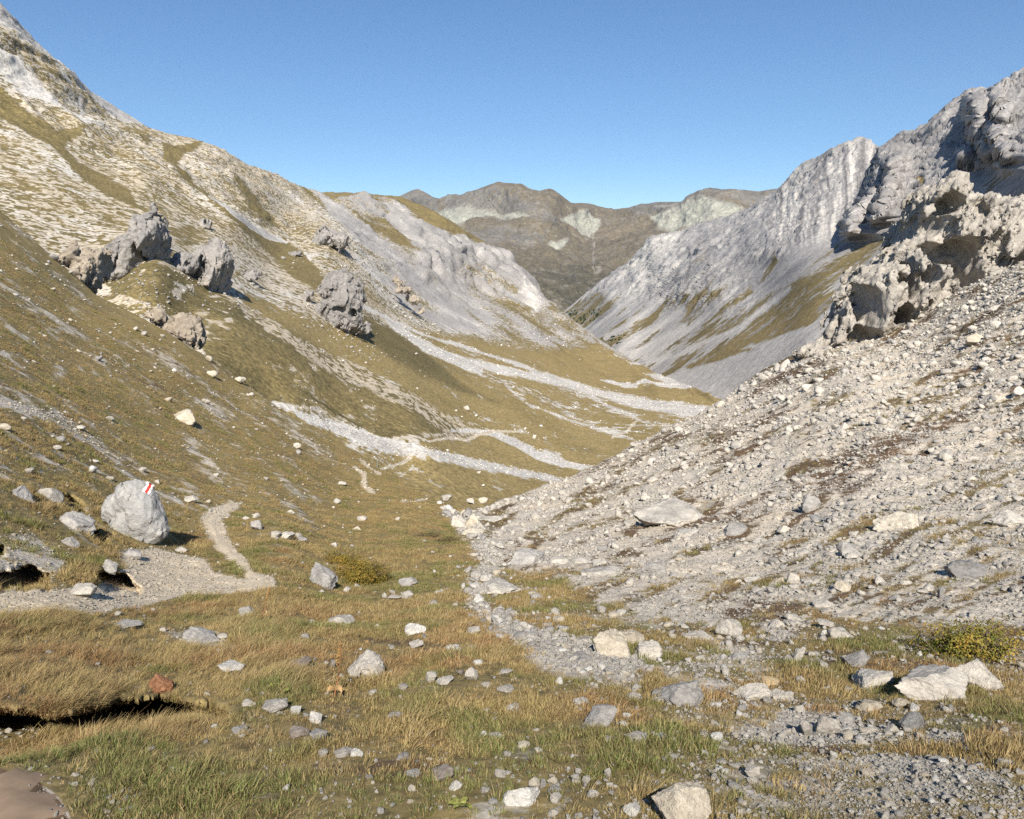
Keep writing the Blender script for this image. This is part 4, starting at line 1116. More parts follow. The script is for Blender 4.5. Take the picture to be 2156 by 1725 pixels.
for nm, Y, h, balls, holes, mt, wl, amp, lab, fl in CR:
    bx_ = float(np.mean([b[0] for b in balls])); by_ = max(b[1] + b[3] for b in balls)
    if Y < 100:
        Ys = float(GR['tps'](bx_, np.interp(bx_, [p[0] for p in GR_TOP], [p[1] for p in GR_TOP]))) + 1.2
    else:
        Ys = float(VM['tps'](bx_, by_ - 0.12 * (by_ - min(b[1] - b[3] for b in balls))))
    sc_ = Ys / Y
    balls = [(b[0], b[1], b[2], b[3], b[4] * sc_ + 0.85 * b[5] * sc_, 1.3 * b[5] * sc_) for b in balls]
    holes = [(q[0], q[1], q[2], q[3], q[4] * sc_, q[5] * sc_) for q in holes]
    holes = [(q[0], q[1], q[2], q[3], q[4] + 0.25 * q[5], q[5]) for q in holes]
    Y, h, wl, amp, fl = Ys, h * sc_, wl * sc_, amp * sc_, fl * sc_
    o = crag('crag', Y, h, balls, holes, mt, wl, amp, 1.0, wl * 0.4, ((0.3, 0.2, 1.0), wl * 0.16, amp * 0.22), 0.35 * fl, sum(map(ord, nm)) % 40, deep=6.0 * sc_, bl=((wl * 0.7, wl * 0.7, wl * 1.7), amp * 1.15), warp=wl * 0.5, soft=0.5, planes=([((1, -0.12, -0.45), 0.42)] if nm in ('leaning_crag', 'layered_crag', 'wall_crag', 'ledge_crag') else []) + [((-0.75, -0.35, 0.8), 0.50), ((0.45, -0.7, 0.75), 0.52), ((-0.4, -1, 0.25), 0.66), ((0.15, -1, 0.5), 0.60), ((0.85, -0.5, 0.4), 0.60)])
    tag(o, lab, 'crag', 'crags standing out of the mountain slopes')
# ------------------------------------------------------------------ scattered stuff
PROTO = {}
def proto_collection(name, meshes):
    c = bpy.data.collections.new(name)
    for i, me in enumerate(meshes):
        o = bpy.data.objects.new('%s_%02d' % (name, i), me)
        c.objects.link(o)
    return c

def scatter(name, pts, rot, scl, idx, coll, tint=None):
    """One object of countless small pieces: a piece of COLL at every point."""
    me = bpy.data.meshes.new(name)
    n = len(pts)
    me.vertices.add(n)
    me.vertices.foreach_set('co', np.ascontiguousarray(pts, np.float32).ravel())
    a = me.attributes.new('rot', 'FLOAT_VECTOR', 'POINT'); a.data.foreach_set('vector', np.ascontiguousarray(rot, np.float32).ravel())
    a = me.attributes.new('scl', 'FLOAT_VECTOR', 'POINT'); a.data.foreach_set('vector', np.ascontiguousarray(scl, np.float32).ravel())
    a = me.attributes.new('idx', 'INT', 'POINT'); a.data.foreach_set('value', np.ascontiguousarray(idx, np.int32))
    if tint is not None:
        a = me.attributes.new('tint', 'FLOAT_COLOR', 'POINT'); a.data.foreach_set('color', np.ascontiguousarray(tint, np.float32).ravel())
    o = link(name, me)
    ng = bpy.data.node_groups.new(name + '_pieces', 'GeometryNodeTree')
    ng.interface.new_socket('Geometry', in_out='INPUT', socket_type='NodeSocketGeometry')
    ng.interface.new_socket('Geometry', in_out='OUTPUT', socket_type='NodeSocketGeometry')
    gi = ng.nodes.new('NodeGroupInput'); go = ng.nodes.new('NodeGroupOutput')
    iop = ng.nodes.new('GeometryNodeInstanceOnPoints')
    ci = ng.nodes.new('GeometryNodeCollectionInfo')
    ci.inputs['Collection'].default_value = coll
    ci.inputs['Separate Children'].default_value = True
    ci.inputs['Reset Children'].default_value = True
    def named(nm, ty):
        x = ng.nodes.new('GeometryNodeInputNamedAttribute'); x.data_type = ty
        x.inputs['Name'].default_value = nm
        return [s for s in x.outputs if s.enabled][0]
    L = ng.links.new
    L(gi.outputs[0], iop.inputs['Points'])
    L(ci.outputs[0], iop.inputs['Instance'])
    iop.inputs['Pick Instance'].default_value = True
    L(named('idx', 'INT'), iop.inputs['Instance Index'])
    er = ng.nodes.new('FunctionNodeEulerToRotation')
    L(named('rot', 'FLOAT_VECTOR'), er.inputs[0])
    L(er.outputs[0], iop.inputs['Rotation'])
    L(named('scl', 'FLOAT_VECTOR'), iop.inputs['Scale'])
    L(iop.outputs[0], go.inputs[0])
    md = o.modifiers.new('pieces', 'NODES')
    md.node_group = ng
    tag(o, kind='stuff')
    return o

def sample(layer, weight, n, rng):
    """N points on a landform, drawn by a weight per mesh corner; returns points, survey px, py and the chosen corners."""
    P, px, py = layer['P'], layer['px'], layer['py']
    w = weight[:-1, :-1].ravel().astype(float)
    w = np.clip(w, 0, None)
    cdf = np.cumsum(w); cdf /= cdf[-1]
    k = np.searchsorted(cdf, rng.random(n))
    ny, nx = P.shape[0] - 1, P.shape[1] - 1
    k = np.clip(k, 0, ny * nx - 1)
    i, j = k // nx, k % nx
    a, b = rng.random(n), rng.random(n)
    def bl(A):
        a_, b_ = (a, b) if A.ndim == 2 else (a[:, None], b[:, None])
        return (A[i, j] * (1 - a_) + A[i, j + 1] * a_) * (1 - b_) + (A[i + 1, j] * (1 - a_) + A[i + 1, j + 1] * a_) * b_
    return bl(P), bl(px), bl(py), (i, j)

def cell_area(P):
    a = np.zeros(P.shape[:2])
    c = np.cross(P[:-1, 1:] - P[:-1, :-1], P[1:, :-1] - P[:-1, :-1])
    a[:-1, :-1] = np.linalg.norm(c, axis=-1)
    return a
def cell_px(layer):
    px, py = layer['px'], layer['py']
    a = np.zeros(px.shape)
    a[:-1, :-1] = np.abs((px[:-1, 1:] - px[:-1, :-1]) * (py[1:, :-1] - py[:-1, :-1]))
    return a

# ------------------------------------------------------------------ single stones
BASE3 = [mesh_from('stone', *rock_verts(3, 100 + i, 10 + i % 5, 0.40 + 0.02 * (i % 5), 0.07, (1, 1, 1), 0.12 * (i % 2), 0.03 * (i % 3)), TONE['lime']) for i in range(10)]
BASE4 = [mesh_from('stone', *rock_verts(4, 200 + i, 10 + i % 6, 0.40 + 0.02 * (i % 5), 0.08, (1, 1, 1), 0.15 * (i % 2), 0.05 * (i % 3)), TONE['lime']) for i in range(12)]
def toned(base):
    out = {}
    for t, mt in TONE.items():
        out[t] = []
        for me in base:
            c = me.copy(); c.materials.clear(); c.materials.append(mt); out[t].append(c)
    return out
TB3, TB4 = toned(BASE3), toned(BASE4)
ROCKS = []          # [object, px, py, w, h, tone, label, world xy, half width]
def stone(px, pb, w, h, tone='lime', label=None, layer=None, seed=None, yaw=None, tilt=0.0, depth=0.85, sink=0.16):
    L = layer or GR
    i = len(ROCKS)
    r = np.random.default_rng(1000 + i if seed is None else seed)
    py = pb - 0.12 * w
    if L is GR:
        P = ground_at(px, py)
    else:
        P = unproj(px, py, L['tps'](px, py))
    m = float(P[1]) / FPX
    W, H = w * m * 1.10, max(h, 0.34 * w) * m * 1.16
    base = (TB4 if w >= 26 else TB3)[tone]
    me = base[int(r.integers(len(base)))]
    if w >= 60:
        V, F = rock_verts(5, 3000 + i if seed is None else seed, int(r.integers(9, 16)), r.uniform(0.38, 0.5), 0.08, (1, 1, 1), 0.14, 0.05)
        me = mesh_from('boulder', V, F, TONE[tone])
    o = link('boulder' if w * m > 0.45 or L is not GR else 'stone', me)
    o.location = (P[0], P[1], P[2] + H * (0.5 - sink))
    o.scale = (W, W * depth, H)
    o.rotation_euler = (r.uniform(-0.12, 0.12), tilt + r.uniform(-0.14, 0.14), yaw if yaw is not None else r.uniform(-0.45, 0.45))
    ROCKS.append([o, px, pb, w, h, tone, label, P, W * 0.5, L is GR])
    return o

S = stone
# the big ones, each with its own words
S(1046, 1264, 100, 38, 'lime', 'long low pale boulder lying in turf at the edge of the stony gully', seed=31)
S(679, 1243, 66, 46, 'grey', 'tilted grey block with a dark shaded end against the golden bush', seed=42, tilt=0.3)
S(773, 1428, 80, 54, 'lime', 'pitted pale boulder in the grass beside the dried dock plant', seed=7)
S(875, 1339, 44, 26, 'white', 'white flat-topped wedge of stone alone in golden grass', seed=12)
S(958, 1377, 38, 22, 'white', 'rounded white stone in grass with a greyer stone touching it', seed=9)
S(1288, 1394, 72, 70, 'cream', 'tallest block of the cracked cream boulder group at the gully mouth', seed=18, tilt=-0.2)
S(1364, 1395, 60, 44, 'lime', 'pale end block of the cracked cream boulder group', seed=19)
S(1326, 1368, 56, 36, 'cream', 'cream block wedged behind the two front blocks of the cracked group', seed=21)
S(1427, 1490, 104, 54, 'grey', 'broad smooth grey boulder with a crack, standing in grass and gravel', seed=23)
S(1617, 1454, 54, 34, 'ochre', 'ochre yellow slab resting on top of pale blocks', seed=26, tilt=0.2)
S(1585, 1480, 70, 42, 'lime', 'pale block under the ochre yellow slab, dark cleft beside it', seed=27)
S(1648, 1478, 46, 30, 'lime', 'pale block supporting the low end of the ochre yellow slab', seed=28)
S(1262, 1533, 80, 40, 'grey', 'grey hump of rock half sunk in the grass below the grey boulder', seed=33)
S(1432, 1752, 128, 96, 'cream', 'large ribbed cream boulder cut by the bottom edge of the view', seed=35)
S(1098, 1702, 76, 46, 'white', 'large whitish boulder among a clutch of smaller stones by the bottom edge', seed=37)
S(1952, 1484, 146, 80, 'lime', 'biggest rough pale boulder below the yellow-leaved shrub', seed=44)
S(2057, 1470, 88, 78, 'lime', 'upright rough boulder touching the yellow-leaved shrub', seed=46)
S(1831, 1452, 102, 46, 'lime', 'long rough pale boulder with brown moss, uphill neighbour of a smooth tilted grey stone', seed=47)
S(1807, 1414, 50, 34, 'grey', 'smooth tilted grey stone in brown turf above the long mossy boulder', seed=48, tilt=-0.35)
S(1920, 1534, 48, 44, 'dark', 'dark grey pointed stone leaning over a black shadow', seed=50, tilt=0.35)
S(1741, 1548, 50, 50, 'lime', 'pitted block with black hollows in the stone pile', seed=52)
S(1782, 1524, 40, 30, 'grey', 'smooth grey stone on top of the stone pile', seed=54)
S(1697, 1549, 36, 42, 'lime', 'steep pale stone at the near end of the stone pile', seed=56)
S(1534, 1352, 54, 48, 'lime', 'upright pale rock at the edge of the brown heath', seed=58)
S(1367, 1228, 60, 40, 'grey', 'grey slab with a white broken corner in the rubble', seed=60, tilt=-0.3)
S(1412, 1126, 140, 38, 'lime', 'widest pale slab on the rubble slope, flat on top', seed=62)
S(1110, 1202, 84, 36, 'grey', 'grey bedrock block at the foot of the rubble slope beside the gully', seed=64)
S(2030, 1223, 72, 38, 'dark', 'dark grey boulder alone on the fine rubble above the yellow-leaved shrub', seed=66)
S(1786, 1179, 52, 44, 'grey', 'grey block throwing a black shadow on the rubble slope', seed=68)
S(1898, 1133, 96, 44, 'cream', 'cream slab tilted up the rubble slope', seed=70, tilt=-0.3)
S(1706, 1080, 38, 36, 'grey', 'grey boulder over a black hollow beside the brown heath strip', seed=72)
S(1774, 918, 36, 26, 'lime', 'pale block above a black hollow high on the rubble slope', seed=74)
S(2055, 738, 50, 28, 'cream', 'pale tan hump of rock near the top of the rubble slope', seed=76)
S(2147, 838, 28, 30, 'white', 'white boulder at the edge of the view high on the rubble', seed=78)
S(2120, 1122, 74, 44, 'lime', 'pale block with a deep black notch at the edge of the view', seed=80)
S(425, 1362, 92, 32, 'grey', 'long grey slab sunk in the dry grass below the gravel bank', seed=82, tilt=0.25, sink=0.42)
S(163, 1124, 76, 44, 'grey', 'slanting grey slab end, uphill of the marked boulder', seed=84, tilt=0.5, sink=0.42)
S(48, 1058, 78, 40, 'grey', 'slanting grey slab near the edge of the view above the rubbly scar', seed=86, tilt=0.45, sink=0.42)
S(104, 1060, 50, 38, 'lime', 'stepped grey ledge with a dark undercut above the marked boulder', seed=88, tilt=0.4, sink=0.42)
S(149, 1152, 34, 34, 'grey', 'grey stone sticking out of the turf bank below the slanting slab', seed=90, sink=0.42)
S(237, 1206, 32, 26, 'grey', 'grey stone over the shaded hollow beside the gravel', seed=92, tilt=0.3)
S(175, 1262, 54, 28, 'lime', 'pale rounded rock at the edge of the gravelly trail', seed=94)
S(391, 899, 52, 30, 'cream', 'pale cream rock alone in turf on the near slope', seed=96, tilt=0.25)
S(338, 1466, 60, 34, 'rust', 'rusty orange stone over the black hollow in the grass', seed=98, tilt=0.4)
S(995, 1118, 42, 38, 'cream', 'tallest pale rock of the cluster at the head of the gully', seed=100)
S(968, 1116, 34, 30, 'lime', 'squat pale rock of the cluster at the head of the gully', seed=102)
S(1032, 1112, 48, 18, 'lime', 'flat pale rock of the cluster at the head of the gully', seed=104)
S(996, 1132, 44, 20, 'cream', 'lowest cream rock of the cluster at the head of the gully', seed=106)
S(933, 1656, 48, 34, 'brown', 'brownish mossy rock sunk in grass near the bottom edge', seed=108)
S(631, 1551, 40, 26, 'brown', 'brownish stone beside a greyer twin in the long grass', seed=110)
S(718, 1315, 56, 15, 'lime', 'long flat pale stone in grass below the golden bush', seed=112)
S(581, 1502, 52, 26, 'lime', 'pale lumpy stone, biggest of a short row in the grass', seed=114)
BIG = len(ROCKS)
SMALL = """860 1238 40 20 grey|704 1157 16 10 white|751 1119 18 9 cream|580 1137 22 14 lime|605 1141 30 17 lime|628 1140 14 16 lime|635 1148 24 13 grey|540 1123 24 22 grey|826 1252 15 10 lime|810 1262 12 16 lime|833 1265 32 9 lime|857 1263 24 17 lime|912 1275 32 13 lime|925 1254 22 10 lime|656 1308 16 9 lime|641 1344 22 15 lime|877 1368 30 18 lime|988 1369 22 14 grey|998 1338 28 17 lime|634 1410 46 18 brown|702 1405 15 18 grey|1006 1399 20 12 white|993 1432 30 30 lime|969 1420 14 15 brown|908 1436 24 24 lime|938 1442 38 16 lime|1065 1421 32 16 lime|849 1450 20 12 lime|843 1468 9 12 cream|782 1460 21 13 lime|735 1441 14 13 lime|687 1443 25 12 cream|1024 1444 25 12 lime|1064 1458 36 15 lime
623 1500 24 18 white|668 1520 30 28 white|671 1560 35 24 grey|681 1592 21 18 lime|722 1593 40 16 lime|752 1593 27 20 white|830 1510 36 14 grey|1024 1499 16 12 cream|1080 1499 30 18 lime|1042 1504 11 8 lime|1016 1547 18 17 white|1043 1552 32 13 lime|868 1641 34 15 grey|960 1674 31 26 white|1056 1644 28 18 lime|867 1672 17 10 lime|864 1696 15 9 cream|1021 1679 20 13 lime|1038 1705 20 18 grey|737 1695 11 10 lime|793 1676 9 9 lime|928 1712 12 11 lime
1505 1494 34 18 white|1224 1487 34 22 lime|1334 1479 34 25 lime|1556 1402 40 26 grey|1469 1363 70 22 lime|1220 1404 54 28 grey|1098 1336 44 28 lime|1176 1321 26 20 cream|1110 1347 26 18 grey|1265 1233 95 24 lime|1177 1198 55 22 lime|1225 1197 45 20 lime|1267 1199 40 22 lime|1450 1141 65 22 lime|1547 1131 62 24 grey|1398 1173 25 14 lime|1428 1189 20 15 cream|1590 1239 48 24 lime|1553 1239 25 20 lime|1121 1258 20 13 lime|1435 1291 14 10 white|1367 1305 8 9 cream
1125 1665 26 26 cream|1143 1664 14 23 grey|1162 1661 24 26 cream|1168 1676 30 19 grey|1170 1700 26 26 lime|1211 1653 22 23 lime|1234 1655 17 17 lime|1279 1645 16 32 lime|1196 1631 9 14 lime|1248 1687 25 18 lime|1286 1680 16 13 grey|1330 1724 40 28 white|1164 1727 28 16 lime|1338 1569 50 22 lime|1376 1559 15 20 lime|1284 1566 27 9 lime|1585 1642 32 32 lime|1102 1574 26 15 cream|1087 1498 20 14 lime
1828 1497 55 28 cream|1897 1491 36 26 cream|1811 1484 18 18 lime|1877 1541 30 22 lime|1786 1537 22 14 white|1833 1542 22 18 lime|1649 1550 22 16 cream|1702 1557 20 11 cream|1956 1527 22 14 cream|1683 1501 24 22 lime|2027 1584 20 11 cream|2107 1554 11 9 white|1826 1645 32 20 cream|2114 1617 35 20 lime|1863 1711 12 8 white|1743 1450 24 16 lime|1680 1399 22 36 lime|1656 1401 18 24 lime|1716 1392 32 17 lime|1720 1108 36 24 dark
1793 1182 30 19 lime|1716 1180 22 17 lime|1834 1163 34 20 grey|1669 1239 28 34 lime|1642 1239 25 24 cream|1774 1253 38 30 cream|1883 1269 22 15 grey|1981 1264 14 28 grey|1733 1291 42 20 lime|1737 1329 40 17 lime|1767 1356 50 32 lime|1735 1342 15 12 white|1633 1331 34 24 lime|1671 1316 42 20 lime|1650 1341 22 15 grey|1871 1318 22 12 lime|2075 1148 28 12 grey|1513 964 16 12 cream|1588 1049 14 16 lime|1316 1006 11 12 cream|940 1057 24 12 lime|990 1062 17 14 lime|1018 1063 20 14 cream|940 1091 25 12 grey|977 1094 16 19 cream
285 1183 42 20 grey|381 1167 28 9 lime|404 1063 28 17 lime|232 1016 20 9 lime|193 1000 20 15 white|520 1295 32 22 grey|270 1328 55 18 grey|470 1348 25 14 lime|343 1330 14 10 lime|518 1103 14 10 lime|480 1385 14 9 lime|490 1419 50 18 white|521 1465 18 11 grey|525 1492 28 14 lime|506 1547 34 15 grey|10 911 24 16 cream|448 794 22 15 cream|505 811 22 15 cream|441 761 16 13 cream|433 851 20 9 lime|625 949 17 13 lime|208 765 16 11 dark|197 999 14 10 lime|62 1000 20 10 lime|120 950 18 10 lime|170 905 24 10 lime|300 990 16 10 lime|540 1096 16 10 lime|610 1085 18 9 lime|230 880 18 9 lime|330 1015 14 8 lime|455 1000 12 7 lime|560 1010 12 7 lime|1905 1235 26 14 lime|1960 1200 30 15 lime|2090 1180 30 16 lime|1490 1180 34 16 lime|1530 1200 28 14 cream|1600 1150 34 18 lime|1650 1120 30 16 lime|1350 1120 30 12 lime|1200 1130 32 12 lime|1290 1150 34 14 lime|1840 1060 30 18 lime|1940 1050 34 18 lime|2040 1020 34 18 cream|2100 960 30 18 lime|1990 960 26 15 grey|1880 1000 28 14 lime|1560 1080 26 13 lime|1480 1050 24 12 lime|1620 990 22 12 lime|1690 960 20 11 cream|1900 830 22 12 lime|2000 800 24 13 lime|2080 880 24 13 grey"""
for row in SMALL.replace('\n', '|').split('|'):
    a = row.split()
    S(float(a[0]), float(a[1]), float(a[2]), float(a[3]), a[4])
# boulders lying far out on the valley floor
VALLEY = [(1105, 906, 7, 6), (1125, 924, 9, 8), (1139, 900, 7, 5), (982, 864, 15, 9), (1002, 878, 7, 6), (1055, 730, 6, 5), (1071, 733, 5, 5), (1049, 790, 6, 5), (878, 820, 5, 4), (960, 867, 5, 4), (905, 740, 5, 4),
          (942, 952, 7, 6), (1008, 998, 9, 5), (1017, 1024, 7, 4), (748, 932, 8, 4), (1212, 860, 5, 4), (1245, 902, 5, 4), (1340, 912, 5, 4), (722, 763, 6, 5), (770, 765, 5, 3)]
for q in VALLEY:
    S(q[0], q[1], q[2], q[3], 'white' if q[2] < 9 else 'lime', None, VM)

def side_words(o, L):
    """How one stone lies to a landmark stone, in the words of the slope."""
    return 'below' if o[2] > L[2] + 6 else ('above' if o[2] < L[2] - 6 else 'beside')
SHORT = {0: 'the long low boulder at the gully edge', 1: 'the tilted grey block by the golden bush', 2: 'the pitted boulder by the dried dock', 3: 'the white wedge stone', 4: 'the rounded white stone in grass', 5: 'the cracked cream boulder group',
         8: 'the broad smooth grey boulder', 9: 'the ochre yellow slab', 12: 'the sunken grey hump', 13: 'the ribbed cream boulder at the bottom edge', 14: 'the whitish boulder by the bottom edge', 15: 'the biggest rough boulder below the yellow shrub',
         17: 'the long mossy boulder', 19: 'the dark pointed stone', 20: 'the pitted block of the pile', 23: 'the upright rock by the heath', 24: 'the grey slab with a white corner', 25: 'the widest pale slab', 26: 'the grey bedrock block by the gully',
         27: 'the lone dark grey boulder', 28: 'the grey block with a black shadow', 29: 'the tilted cream slab', 30: 'the boulder beside the brown heath strip', 31: 'the block above the high black hollow', 32: 'the pale tan hump', 34: 'the notched block at the edge',
         35: 'the long grey slab in dry grass', 36: 'the slanting slab above the marked boulder', 41: 'the pale rock by the gravelly trail', 42: 'the lone cream rock on the slope', 43: 'the rusty orange stone', 44: 'the rock cluster at the gully head',
         48: 'the mossy rock near the bottom edge', 49: 'the brownish stone with a grey twin', 50: 'the long flat stone below the bush', 51: 'the lumpy stone of the short row'}
ORD = ['nearest', 'second nearest', 'third nearest', 'fourth nearest', 'fifth nearest', 'sixth nearest', 'seventh nearest', 'eighth nearest', 'ninth nearest', 'tenth nearest']
def label_rocks():
    groups = {}
    for i, r in enumerate(ROCKS):
        if r[6]: continue
        if not r[9]:
            continue
        best = min(SHORT, key=lambda k: (ROCKS[k][1] - r[1]) ** 2 + (1.6 * (ROCKS[k][2] - r[2])) ** 2)
        sw = side_words(r, ROCKS[best])
        groups.setdefault((best, sw, TONE_WORD[r[5]]), []).append(i)
    for (b, sw, tw), ids in groups.items():
        ids.sort(key=lambda i: (ROCKS[b][1] - ROCKS[i][1]) ** 2 + (ROCKS[b][2] - ROCKS[i][2]) ** 2)
        for n, i in enumerate(ids):
            r = ROCKS[i]
            size = 'big' if r[3] > 45 else ('small' if r[3] > 17 else 'tiny')
            shape = 'flat ' if r[4] < 0.45 * r[3] else ('upright ' if r[4] > 1.05 * r[3] else '')
            if len(ids) == 1:
                r[6] = '%s %s%s stone just %s %s' % (size, shape, tw, sw, SHORT[b])
            else:
                r[6] = '%s %s%s stone, %s such %s %s' % (size, shape, tw, ORD[min(n, 9)], sw, SHORT[b])
    vl = [r for r in ROCKS if not r[9]]
    for r in vl:
        r[6] = None
    words_ = ['white boulder nearest the trail fork on the golden valley floor', 'whitish boulder just below the trail end on the golden slope', 'white stone above the pair near the trail end', 'largest grey boulder alone on the golden spur slope',
              'white stone just below the large grey boulder on the golden spur', 'white boulder, uphill one of two on the turf under the scree', 'white boulder, downhill one of two on the turf under the scree', 'white boulder in the middle of the rubble stream',
              'white stone high on the golden spur slope above the pale crest', 'white stone touching the golden slope just above the large grey boulder', 'white stone on the turf strip between two rubble streams', 'white boulder just below the trail crossing in the rubble',
              'white boulder in turf below the near rubble stream', 'white stone lowest in turf below the near rubble stream', 'white boulder in turf uphill of the near rubble stream', 'white stone in the stony turf between the rubble streams', 'white stone at the lower border of the speckled turf',
              'white stone beside the far piece of trail', 'white stone beside the bulky holed crag on golden turf', 'white stone highest on the golden slope near the holed crag']
    for r, w in zip(vl, words_):
        r[6] = w
    for r in ROCKS:
        m = 'boulder' if r[0].name.startswith('boulder') else 'stone'
        g = 'boulders on the valley floor' if not r[9] else ('boulders on the near slopes' if m == 'boulder' else 'loose stones on the near ground')
        tag(r[0], r[6], m, g)
label_rocks()

# ------------------------------------------------------------------ the marked boulder
M_MARK = rock_mat('grey_boulder', [(0.0, (0.24, 0.238, 0.235)), (0.5, (0.35, 0.342, 0.33)), (1.0, (0.44, 0.42, 0.385))], 5.0, 0.9, 0.03, 0.2)
mk = crag('marked_boulder', 12.0, 0.022, [(283, 1062, 46, 58, 0.05, 0.26), (302, 1085, 46, 54, 0, 0.27), (240, 1078, 25, 36, 0.05, 0.2), (322, 1112, 34, 30, 0, 0.22), (272, 1100, 38, 34, 0, 0.24), (300, 1120, 46, 30, 0.05, 0.25)],
          [(346, 1066, 7, 22, -0.1, 0.16), (232, 1034, 6, 8, -0.1, 0.2)], M_MARK, 0.34, 0.035, 1.0, 0.06, ((0.8, 0.1, 0.35), 0.09, 0.012), 0.03, 5, deep=0.2, bl=((0.3, 0.3, 0.7), 0.03), planes=[((-0.35, -1, 0.35), 0.60), ((0.55, -0.9, 0.15), 0.62), ((-0.75, -0.3, 0.75), 0.56), ((0.95, 0.0, 0.45), 0.58)])
tag(mk, 'standing grey boulder with a white and red painted trail mark', 'boulder', 'boulders on the near slopes')
from mathutils.bvhtree import BVHTree
from mathutils import Vector
def paint_patch(name, target, quad, lift, mat, parent, n=9, jag=0.0, seed=0):
    """A thin skin of paint on the stone inside a quad given by survey pixels."""
    me = target.data
    V = [v.co + target.location for v in me.vertices]
    bvh = BVHTree.FromPolygons(V, [p.vertices[:] for p in me.polygons])
    r = np.random.default_rng(seed)
    pts = []
    for i in range(n):
        for j in range(n):
            a, b = i / (n - 1), j / (n - 1)
            q = [(quad[0][k] * (1 - a) + quad[1][k] * a) * (1 - b) + (quad[3][k] * (1 - a) + quad[2][k] * a) * b for k in (0, 1)]
            if i in (0, n - 1): q = [q[0] + r.normal() * jag, q[1] + r.normal() * jag]
            d = unproj(q[0], q[1], 1.0) - np.array([0, 0, EYE])
            dv = Vector(d).normalized()
            hit, nrm, _, _ = bvh.ray_cast(Vector((0, 0, EYE)), dv)
            if hit is None:
                hit, nrm = Vector(unproj(q[0], q[1], float(target.location.y))), -dv
            pts.append(hit - dv * lift)
    A = np.array(pts).reshape(n, n, 3)
    loc = np.array(target.location) if parent is target else np.array(target.location)
    A = A - loc
    back = A + np.array([0, 0.006, 0])
    F = grid_faces(n, n)
    Vv = np.concatenate([A.reshape(-1, 3), back.reshape(-1, 3)])
    Ff = np.concatenate([F, F[:, ::-1] + n * n])
    rim = []
    loop = [i * n for i in range(n)] + [(n - 1) * n + j for j in range(1, n)] + [i * n + n - 1 for i in range(n - 2, -1, -1)] + [j for j in range(n - 2, 0, -1)]
    for a, b in zip(loop, loop[1:] + loop[:1]):
        rim.append((a, a + n * n, b + n * n, b))
    Ff = np.concatenate([Ff, np.array(rim)])
    o = link(name, mesh_from(name, Vv, Ff, mat), parent)
    return o
def paint_mat(name, col):
    m, nt, b = new_mat(name)
    q = NB(nt)
    tc = q.n('ShaderNodeTexCoord').outputs['Object']
    w = q.range(q.noise(tc, 45, 5, 0.7), 0.58, 0.70)
    nt.links.new(q.mix(q.math('MULTIPLY', w, 0.6), (*col, 1), (0.4, 0.38, 0.36, 1)), b.inputs['Base Color'])
    b.inputs['Roughness'].default_value = 0.6
    return m
pw = paint_patch('painted_mark', mk, [(310, 1013), (325, 1021), (314, 1042), (299, 1034)], 0.012, paint_mat('white_paint', (0.80, 0.79, 0.77)), mk, 10, 0.8, 1)
pw['label'] = 'white painted trail mark with a red stripe'
pr = paint_patch('red_stripe', mk, [(315, 1017), (320.5, 1020), (310, 1039), (304.5, 1036)], 0.017, paint_mat('red_paint', (0.62, 0.045, 0.03)), pw, 8, 0.4, 2)

# ------------------------------------------------------------------ grass
M_BLADE, nt, b = new_mat('grass_blades')
q = NB(nt)
ti = q.n('ShaderNodeAttribute', attribute_type='INSTANCER', attribute_name='tint')
bl = q.n('ShaderNodeAttribute', attribute_name='blade')
sp = q.n('ShaderNodeSeparateColor'); nt.links.new(bl.outputs['Color'], sp.inputs[0])
straw = q.mix(q.range(sp.outputs[0], 0.55, 0.95), ti.outputs['Color'], (0.46, 0.355, 0.18, 1))
dark = q.mix(q.range(sp.outputs[0], 0.28, 0.0), straw, (0.14, 0.075, 0.038, 1))
v = q.range(sp.outputs[2], 0, 1, 0.7, 1.25)
vv = q.n('ShaderNodeCombineColor')
for i in range(3): nt.links.new(v, vv.inputs[i])
col = q.mix(1.0, dark, vv.outputs[0], 'MULTIPLY')
nt.links.new(col, b.inputs['Base Color'])
b.inputs['Roughness'].default_value = 0.6
tr = q.n('ShaderNodeBsdfTranslucent'); nt.links.new(col, tr.inputs['Color'])
mx = q.n('ShaderNodeMixShader'); mx.inputs[0].default_value = 0.25
nt.links.new(b.outputs[0], mx.inputs[1]); nt.links.new(tr.outputs[0], mx.inputs[2])
nt.links.new(mx.outputs[0], [n for n in nt.nodes if n.type == 'OUTPUT_MATERIAL'][0].inputs['Surface'])

